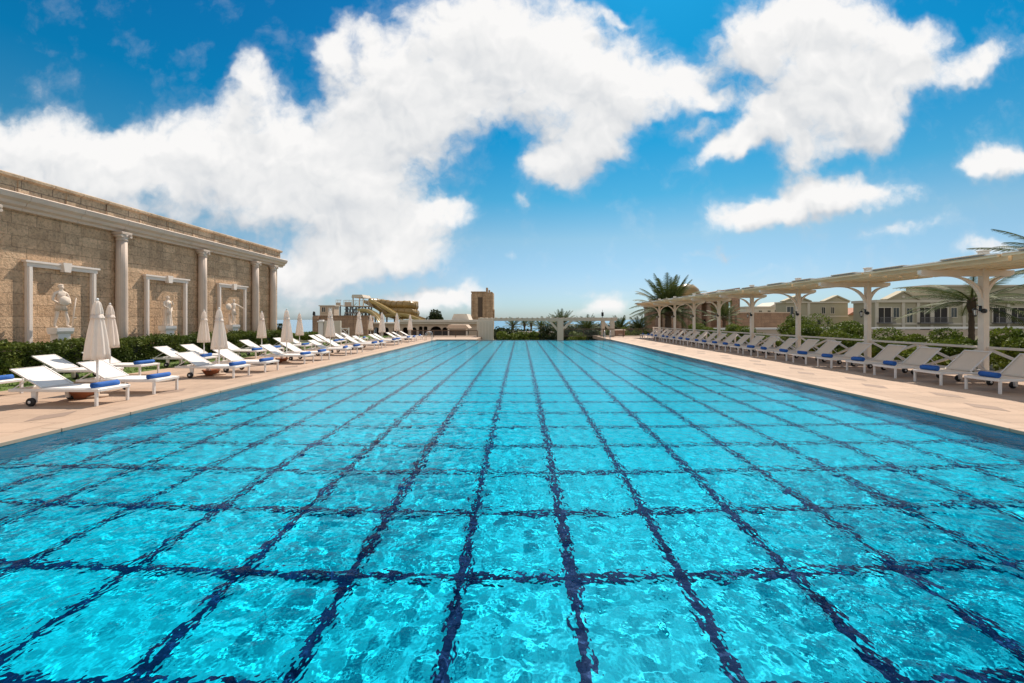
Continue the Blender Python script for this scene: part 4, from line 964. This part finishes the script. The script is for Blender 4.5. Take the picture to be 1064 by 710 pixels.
m = MB(); xa, za = L(416, 334); m.box(x0-.2, x1+.2, -.3, 5, zt+.002, zt+.22); m.box(xa, x1+.4, -.45, 5.2, zt+.225, zt+.55, .03); m.build('roof', M['cream'], V)
m = MB(); xx, zz = L(477, 333.5); w = 9.4/F*Y; m.prism([(xx-w, zt+.56), (xx+w, zt+.56), (xx+w*.72, zt+1.3), (xx-w*.72, zt+1.3)], 1, 5, 'XZ'); m.build('roof_lantern', M['cream'], V)
# bar with awning
Y = 47.5
V = thing('pool_bar', 'dark bar counter under a sloping beige awning at the pool end', 'bar', (at(476, 0, Y).x, Y, -.7))
w = 10.2/F*Y
MB().box(-w, w, 0, .9, 0, 1.22).build('counter', M['bark'], V); MB().box(-w-.1, w+.1, -.15, 1.0, 1.222, 1.30).build('counter_top', M['beige'], V)
m = MB(); m.prism([(-w-.1, 1.48), (w+.2, 1.48), (w*.85, 1.88), (-w*.9, 1.88)], -.6, 2.2, 'XZ'); m.build('awning', M['beige'], V)
for sx_ in (-1, 1): MB().box(sx_*w*.92-.08, sx_*w*.92+.08, -.4, -.24, 0, 1.478).build('post', M['pwood'], V)
rb = np.random.default_rng(4); p = np.stack([rb.uniform(-w*.8, w*.8, 500), rb.uniform(-.35, -.15, 500), rb.uniform(.0, .55, 500)], 1); v, q = leaves(p, .07, rb); mesh_np('planting', v, q, M['leaf_dark'], V)
# far pergola along the pool end
Y = 43.5
V = thing('far_pergola', 'grey white pergola with thick posts crossing the far pool end', 'pergola', (at(575, 0, Y).x, Y, -1.4)); bx = at(575, 0, Y).x
def L(px, py): p = at(px, py, Y); return p.x-bx, p.z+1.4
x0, zb = L(497, 333.6); x1, ztp = L(641, 330.6)
m = MB(); m.box(x0, x1, -.15, .15, zb, ztp, .02); m.box(x0, x1, 2.2, 2.5, zb, ztp, .02); m.build('beam', M['palegrey'], V)
m = MB(); x = x0+.2
while x < x1: m.box(x-.05, x+.05, -.5, 2.9, ztp+.002, ztp+.05); x += .55
m.build('rafters', M['beige'], V)
xx0, _ = L(496, 0); xx1, _ = L(513, 0)
wall_post = MB().box(xx0, xx1, -.55, -.2, 0, zb+.05, .02); pz = wall_post.build('wide_pier', M['palegrey'], V)
m = MB(); 
for q in range(5): xx = xx0+.25+.32*q; m.box(xx-.03, xx+.03, -.60, -.553, .9, zb-.15)
m.build('pilaster', M['cream'], pz)
for px, pw_, yy in ((582.2, .62, 0), (631, .38, 2.35), (636, .42, 0)):
    x, _ = L(px, 0); po = MB().box(x-pw_/2, x+pw_/2, yy-.25, yy+.25, 0, zb-.002, .02).build('post', M['palegrey'], V)
    if pw_ > .4:
        for sg in (-1, 1):
            if px > 630 and sg > 0: continue
            MB().prism([(x+sg*pw_/2, zb-1.1), (x+sg*pw_/2, zb-.75), (x+sg*(pw_/2+.65), zb-.004), (x+sg*(pw_/2+.95), zb-.004)], yy-.08, yy+.08, 'XZ').build('bracket', M['palegrey'], po)
# railings at the far end
def railing(label, px0, px1, Y, top, zb=0.0):
    cx = at((px0+px1)/2, 0, Y).x; w = (px1-px0)/F*Y/2; o = thing('metal_railing', label, 'railing', (cx, Y, zb), 0, 'railings at the pool end')
    MB().box(-w, w, -.035, .035, top-.08, top).build('top_rail', M['bark'], o); MB().box(-w, w, -.02, .02, .08, .14).build('bottom_rail', M['bark'], o)
    n = max(2, int(2*w/1.7)+1)
    for k in range(n): x = -w+2*w*k/(n-1); MB().box(x-.035, x+.035, -.036, .036, 0, top-.082).build('post', M['bark'], o)
    m = MB(); k = -w+.11
    while k < w: m.bar((k, 0, .141), (k, 0, top-.082), .016, .016); k += .11
    m.build('bars', M['gsteel'], o); return o
railing('brown metal railing in front of the arcaded terrace and pool bar', 428, 496, 41.6, .72); railing('brown metal railing in front of the dark palms at the pool end', 586, 668, 41.8, .86)
# pool ladders
def ladder(label, x, y):
    o = thing('pool_ladder', label, 'ladder', (x, y, 0), 0, 'steel pool ladders')
    for s in (-1, 1):
        MB().tube([(s*.25, .55, .0), (s*.25, .52, .55), (s*.25, .40, .74), (s*.25, .22, .78), (s*.25, .06, .68), (s*.25, .0, .45), (s*.25, -.02, -.7)], .022, 8).build('handrail', M['steel'], o)
    for k in range(3): MB().box(-.25, .25, -.06, .02, -.25-.22*k, -.22-.22*k).build('tread', M['steel'], o)
ladder('steel pool ladder at the far end before the pergola posts', at(632, 0, 36.7).x, 36.85)
o = thing('pool_ladder', 'steel pool ladder at the far corner beside the umbrella row', 'ladder', (PX0+.0, 35.2, 0), PI/2, 'steel pool ladders')
for s in (-1, 1): MB().tube([(s*.25, .55, .0), (s*.25, .52, .55), (s*.25, .40, .74), (s*.25, .22, .78), (s*.25, .06, .68), (s*.25, .0, .45), (s*.25, -.02, -.7)], .022, 8).build('handrail', M['steel'], o)
# left far: white gate pier and cream wall, low stone building, kiosk
Y = 42.5
o = thing('cream_garden_wall', 'cream screen wall with a white capped pier behind the umbrellas', 'wall', (at(344, 0, Y).x, Y, 0)); bx = at(344, 0, Y).x
x0, z1 = at(336.5, 333.5, Y).x-bx, at(0, 333.5, Y).z; x1 = at(353.6, 0, Y).x-bx
MB().box(x0, x1, 0, .3, 0, z1, .02).build('screen', M['cream'], o)
xp = at(333.5, 0, Y).x-bx; m = MB(); m.box(xp-.24, xp+.24, -.1, .38, 0, z1-.15, .015); m.build('pier', M['white'], o); m = MB(); m.box(xp-.32, xp+.32, -.18, .46, z1-.148, z1+.0, .02); m.box(xp-.2, xp+.2, -.06, .34, z1+.002, z1+.1, .02); m.build('pier_cap', M['white'], o)
o = thing('white_garden_gate', 'small white cross-braced garden gate beside the cream wall', 'gate', (at(358.5, 0, Y).x, Y, 0)); w = 4.3/F*Y
m = MB(); m.box(-w, -w+.09, -.04, .04, 0, .95); m.box(w-.09, w, -.04, .04, 0, .95); m.box(-w+.09, w-.09, -.035, .035, .82, .9); m.box(-w+.09, w-.09, -.035, .035, .1, .17); m.build('frame', M['white'], o)
m = MB(); m.bar((-w+.1, -.01, .18), (w-.1, -.01, .81), .03, .06); m.bar((-w+.1, .022, .81), (w-.1, .022, .18), .03, .06); m.build('cross_brace', M['white'], o)
Y = 50.0
o = thing('low_stone_building', 'low brown stone building with an arched doorway below the water slide', 'building', (at(355, 0, Y).x, Y, -1.0)); bx = at(355, 0, Y).x
x0 = at(326.5, 0, Y).x-bx; x1 = at(382, 0, Y).x-bx; z1 = at(0, 329.0, Y).z+1.0
m = MB(); arched_wall(m, x0, x1, z1, [(at(358, 0, Y).x-bx, .9, 1.1, .42)], 0, .3); m.build('wall', M['brown'], o)
MB().box(x0+.05, x1-.05, 1.2, 2.2, 0, z1-.1).build('interior', M['brown'], o); MB().box(x0-.1, x1+.1, -.1, 2.4, z1+.002, z1+.12).build('coping', M['brown'], o)
xx = at(329.5, 0, Y).x-bx; m = MB(); m.box(xx-.32, xx+.32, -.5, -.002, 0, z1+.0); m.build('pier', M['brown'], o)
m = MB(); m.box(xx-.35, xx-.1, -.4, -.2, z1+.125, z1+.4); m.lathe([(.03, 0), (.14, .05), (.14, .2), (.03, .26)], (xx-.22, -.3, z1+.36), 8); m.build('lamp', M['black'], o)
Y = 58.0
o = thing('beige_kiosk', 'small beige kiosk with two window bands above the low stone building', 'building', (at(339.7, 0, Y).x, Y, -1.0)); w = 7.4/F*Y; z1 = at(0, 318.3, Y).z+1.0
MB().box(-w, w, 0, 1.6, 0, z1).build('wall', M['beige'], o); MB().box(-w-.12, w+.12, -.12, 1.7, z1+.002, z1+.14).build('roof', M['cream'], o)
zz = at(0, 324.2, Y).z+1.0
window(o, -w*.45, zz, 0, w*.45, .62, M['beige'], 0); window(o, w*.5, zz, 0, w*.55, .62, M['beige'], 0, 'glassy')

# ------------------------------------------------------------------ water slide
Y = 105.0
S = thing('water_slide', 'big ochre water slide with tube coils, open chutes and a stair tower', 'water slide', (at(390, 0, Y).x, Y, -3)); bx = at(390, 0, Y).x
def L(px, py, dy=0.0): p = at(px, py, Y+dy); return Vector((p.x-bx, dy, p.z+3))
def spath(pts, n=10):
    P = [L(*p) for p in pts]; out = []
    for i in range(len(P)-1):
        p0, p1, p2, p3 = P[max(i-1, 0)], P[i], P[i+1], P[min(i+2, len(P)-1)]
        for k in range(n):
            t = k/n; out.append(.5*((2*p1)+(p2-p0)*t+(2*p0-5*p1+4*p2-p3)*t*t+(3*p1-p0-3*p2+p3)*t**3))
    return out+[P[-1]]
m = MB(); m.tube(spath([(384, 314, 0), (396, 315, 2), (410, 317, 0), (424, 317, -2), (430.5, 318.5, 1), (427, 320, 5), (412, 321.5, 6), (402, 322.5, 3), (412, 324, -1), (425, 324.5, -2.5), (431.5, 326, 1), (424, 327.5, 4), (412, 328.5, 4)]), 1.0, 12); TP = list(m.v); m.build('tube_coil', M['gold'], S)
m = MB()
for k in range(3, len(TP)//12-1, 4):
    a, b = (sum((Vector(TP[(k+d)*12+j]) for j in range(12)), Vector())/12 for d in (0, 1)); d = (b-a).normalized()*.12; m.tube([a-d, a+d], 1.1, 12)
m.build('tube_flanges', M['gold'], S)
m = MB(); m.lathe([(3.0, -.95), (3.1, -.5), (3.1, .95), (2.9, 1.05)], tuple(L(422, 317.5, 2)), 26); m.build('bowl', M['gold'], S)
for nm, pts, rad, mt in (('open_chute', [(386, 311.5, -3), (395, 316, -4), (404, 321, -5), (412, 326, -6), (418, 329.5, -7)], .8, 'goldlt'),
                         ('open_chute', [(374, 321.5, -3), (381, 321.5, -5), (388, 324.5, -7), (394, 330, -9), (396, 334, -10)], .8, 'goldlt'),
                         ('open_chute', [(402, 327, -3), (412, 325.8, -6), (422, 326.5, -7), (430, 329, -8), (438, 332, -9)], .75, 'goldlt'),
                         ('open_chute', [(424, 327.5, -2), (432, 328.2, -3), (440, 331, -4)], .9, 'gold'),
                         ('open_chute', [(380, 312, 2), (390, 317, 1), (398, 322, 0), (404, 326, -1), (412, 328.5, -2)], .9, 'gold')):
    p = spath(pts); m = MB(); m.tube(p, rad, 10, False, (PI, 2*PI)); m.tube([a+Vector((0, 0, .02)) for a in p], rad*.93, 10, False, (2*PI, PI))
    m.tube([a+Vector((0, -rad*.98, .02)) for a in p], .09, 6); m.build(nm, M[mt], S)
m = MB()
for px in (353.5, 361, 366.5, 373, 380, 386): 
    for dy in (0, 4): p = L(px, 318, dy); m.box(p.x-.14, p.x+.14, dy-.14, dy+.14, 0, p.z)
for px, py in ((395, 322), (402, 324), (410, 328), (418, 328), (426, 328), (390, 325), (384, 324)): p = L(px, py, 1); m.box(p.x-.16, p.x+.16, .85, 1.15, 0, p.z)
for dy in (-.3, 2.0, 4.0):
    for k in range(14): a = L(357+k*2.1, 330-(k % 2)*6, dy); b = L(359.1+k*2.1, 324+(k % 2)*6, dy); m.bar(a, b, .15, .15)
    for k in range(12): a = L(359+k*2.2, 324.6-(k % 2)*6, dy); b = L(361.2+k*2.2, 318.6+(k % 2)*6, dy); m.bar(a, b, .11, .11)
    for pz in (321.5, 325, 329): a, b = L(358, pz, dy), L(386, pz, dy); m.bar(a, b, .16, .2)
for px in (359.5, 364, 370, 376.5, 383): p = L(px, 318, -.3); m.box(p.x-.13, p.x+.13, -.43, -.17, 0, p.z-.2)
m.build('steel_columns', M['gsteel'], S)
m = MB(); a, b = L(350, 317.5), L(356, 317.5); m.box(a.x, b.x, -.5, 4.5, a.z-.15, a.z); a, b = L(358, 318), L(388, 318); m.box(a.x, b.x, -.5, 4.5, a.z-.2, a.z+.02)
a, b = L(359, 325), L(378, 325); m.box(a.x, b.x, -.5, 4.5, a.z-.15, a.z); m.build('platform', M['beige'], S)
m = MB()
for (p0, p1, py) in ((350, 355.7, 317), (358, 366.5, 317.2), (367.2, 378, 317.5), (379, 388, 317.5)):
    a, b = L(p0, py), L(p1, py-5)
    m.bar((a.x, -.5, b.z), (b.x, -.5, b.z), .1, .1); x = a.x
    while x < b.x: m.bar((x, -.5, a.z), (x, -.5, b.z), .07, .07); x += .38
m.build('guard_rail', M['cream'], S)
for pa, pb, hh in (((359, 318), (366.3, 313.5), .95), ((350.3, 317.5), (355, 313.5), .7)): a, b = L(*pa), L(*pb); MB().box(a.x, b.x, -.62, -.53, a.z, a.z+hh).build('side_panel', M['beige'], S)
m = MB(); a, b = L(366.8, 309.5), L(379, 306.5); m.prism([(a.x, a.z), (b.x, a.z), (b.x-.3, b.z), (a.x+.2, b.z)], -1, 4.5, 'XZ')
for px in (367.5, 378): p = L(px, 309.5); q = L(px, 318); m.box(p.x-.12, p.x+.12, -.5, -.26, q.z+.03, p.z-.004); m.box(p.x-.12, p.x+.12, 3.8, 4.04, q.z+.03, p.z-.004)
m.build('canopy', M['cream'], S)
m = MB(); a, b = L(359, 333, -1.5), L(372, 319, -1.5); n = 16
for k in range(n): 
    c = a+(b-a)*(k/n); m.box(c.x, c.x+.32, -2.2, -1.0, c.z, c.z+.07)
m.bar(a+Vector((0, -.8, -.1)), b+Vector((0, -.8, -.1)), .1, .25); m.bar(a+Vector((0, -.8, 1)), b+Vector((0, -.8, 1)), .07, .07); m.build('stairs', M['gsteel'], S)

# ------------------------------------------------------------------ far planting
r = np.random.default_rng(33)
tree('round_tree', 'dark round tree beyond the arcaded terrace', (at(451, 0, 90).x, 90, -3), 3.2, (2.5, 2.4, 2.0), 2600, .20, 'leaf_dark', r)
shrub('dark_conifer', 'small dark conifer at the far corner of the stone building', (at(289.5, 0, 38).x, 38, -.3), (.55, .55, 1.15), 1500, .07, 'leaf_dark', r, cat='tree')
k = 0
for (px, pt, Y, w, mt) in ((520, 341, 50, 1.3, 'leaf_dark'), (527, 343, 47, 1.2, 'leaf_shrub'), (534, 342, 52, 1.3, 'leaf_dark'), (541, 345, 46, 1.1, 'leaf_shrub'), (548, 346, 47, 1.0, 'leaf_dark'), (556, 345, 46, 1.1, 'leaf_shrub'), (563, 347, 45.5, .9, 'leaf_dark'),
                           (570, 340, 51, 1.3, 'leaf_dark'), (575, 346, 46, .9, 'leaf_dark'), (590, 339, 50, 1.5, 'leaf_dark'), (598, 345, 47, 1.2, 'leaf_shrub'), (606, 342, 49, 1.3, 'leaf_dark'), (615, 345, 47, 1.2, 'leaf_dark'), (623, 340, 53, 1.6, 'leaf_dark'), (630, 345, 47.5, 1.1, 'leaf_shrub'),
                           (643, 340, 52, 1.5, 'leaf_dark'), (650, 343, 50, 1.3, 'leaf_shrub'), (657, 338, 55, 1.8, 'leaf_dark'), (666, 342, 50, 1.4, 'leaf_shrub'), (672, 346, 47, 1.0, 'leaf_dark')):
    zt = at(0, pt-2.5, Y).z; hh = (zt+1.45)/1.95; w *= 1.15
    shrub('terrace_shrub', f'{"dark" if mt == "leaf_dark" else "bright"} green shrub past the pool end, {ORD[k]} counting from the tower' if k else 'dark green shrub past the pool end, nearest the tower', (at(px, 0, Y).x, Y, -1.45), (w, w, hh), 2400, .10, mt, r, 'shrubs past the pool end'); k += 1
for i, (px, py, Y, Lf, nf, lab) in enumerate(((533, 338.5, 72, 1.8, 22, 'small palm on the terrace nearest the stone tower'), (545, 337, 80, 1.3, 16, 'tall thin palm in the gap before the sea'), (552, 337, 84, 1.2, 16, 'second thin palm beside the gap before the sea'), (562, 340, 70, 1.9, 24, 'low palm left of the thick pergola post'), (584, 336.5, 58, 2.3, 34, 'palm rising above the beam behind the thick pergola post'), (575, 340, 62, 1.9, 26, 'palm leaning out left of the thick pergola post'),
                                             (609, 342, 56, 2.2, 36, 'spreading palm behind the middle of the far railing'), (644, 341, 60, 2.1, 32, 'palm right of the pale far pergola end post'), (664, 341, 54, 1.9, 32, 'palm beside the brown corner pier'))):
    p = at(px, py, Y); base = -2.2; palm('terrace_palm', lab, (p.x, Y, base), max(.6, p.z-base-.5), Lf, nf, r, 'palms past the pool end', .2, 16, 1.25, -.25, .5)
k = 0
for (px, pt, Y, w) in ((520, 338.5, 70, 3.0), (531, 340, 78, 3.0), (542, 341, 74, 2.6), (586, 334, 72, 3.4), (596, 335.5, 76, 3.2), (605, 336, 68, 2.8), (615, 335, 80, 3.4), (625, 336, 74, 3.0), (636, 335.5, 72, 2.8), (643, 335, 70, 3.0), (653, 336, 82, 3.4), (662, 335, 72, 2.8), (672, 337, 66, 2.4)):
    p = at(px, pt, Y); hh = (p.z+3.2-1.2)/1.9
    tree('broad_tree', f'broad dark tree beyond the terrace shrubs, {ORD[k]} counting from the tower' if k else 'broad dark tree beyond the terrace shrubs, nearest the tower', (p.x, Y, -3.2), 1.2, (w, w*.9, hh), 1500, .20, 'leaf_dark', r, 'trees beyond the terrace'); k += 1
for i, (px, pt, Y, w) in enumerate(((300, 345, 44, 1.5), (312, 346, 46, 1.6), (322, 344.5, 45, 1.4))):
    zt = at(0, pt, Y).z; shrub('garden_bush', f'low green bush between the stone buildings, {["left", "middle", "right"][i]} one of three', (at(px, 0, Y).x, Y, -.6), (w, w, (zt+.6)/1.95), 1800, .09, 'leaf_shrub', r, 'bushes between the stone buildings')
o = thing('low_terrace_wall', 'low beige terrace wall among the shrubs past the pool end', 'wall', (at(556, 0, 56).x, 56, -2.2)); MB().box(-2.9, 2.6, 0, .4, 0, 2.2).build('wall_body', M['beige'], o); MB().box(-3, 2.7, -.1, .5, 2.202, 2.36).build('coping', M['cream'], o)
o = thing('beacon_mast', 'thin dark mast with a small lamp head above the far pergola', 'mast', (at(626, 0, 64).x, 64, -2)); zt = at(0, 324, 64).z+2
MB().lathe([(.10, 0), (.05, zt-.7)], n=8).build('pole', M['gsteel'], o); m = MB(); m.box(-.16, .16, -.16, .16, zt-.7, zt-.1, .03); m.lathe([(.03, zt-.1), (.02, zt+.3)], n=6); m.build('lamp_head', M['black'], o)
o = thing('brown_kiosk', 'small brown hut behind the railing right of the far pergola', 'hut', (at(644.5, 0, 46).x, 46, -1.2)); MB().box(-.5, .5, 0, .9, 0, 1.75).build('wall', M['brown'], o); MB().box(-.6, .6, -.1, 1.0, 1.752, 1.85).build('roof', M['capb'], o); MB().box(-.22, .22, -.04, -.003, .6, 1.4).build('hatch', M['beige'], o)
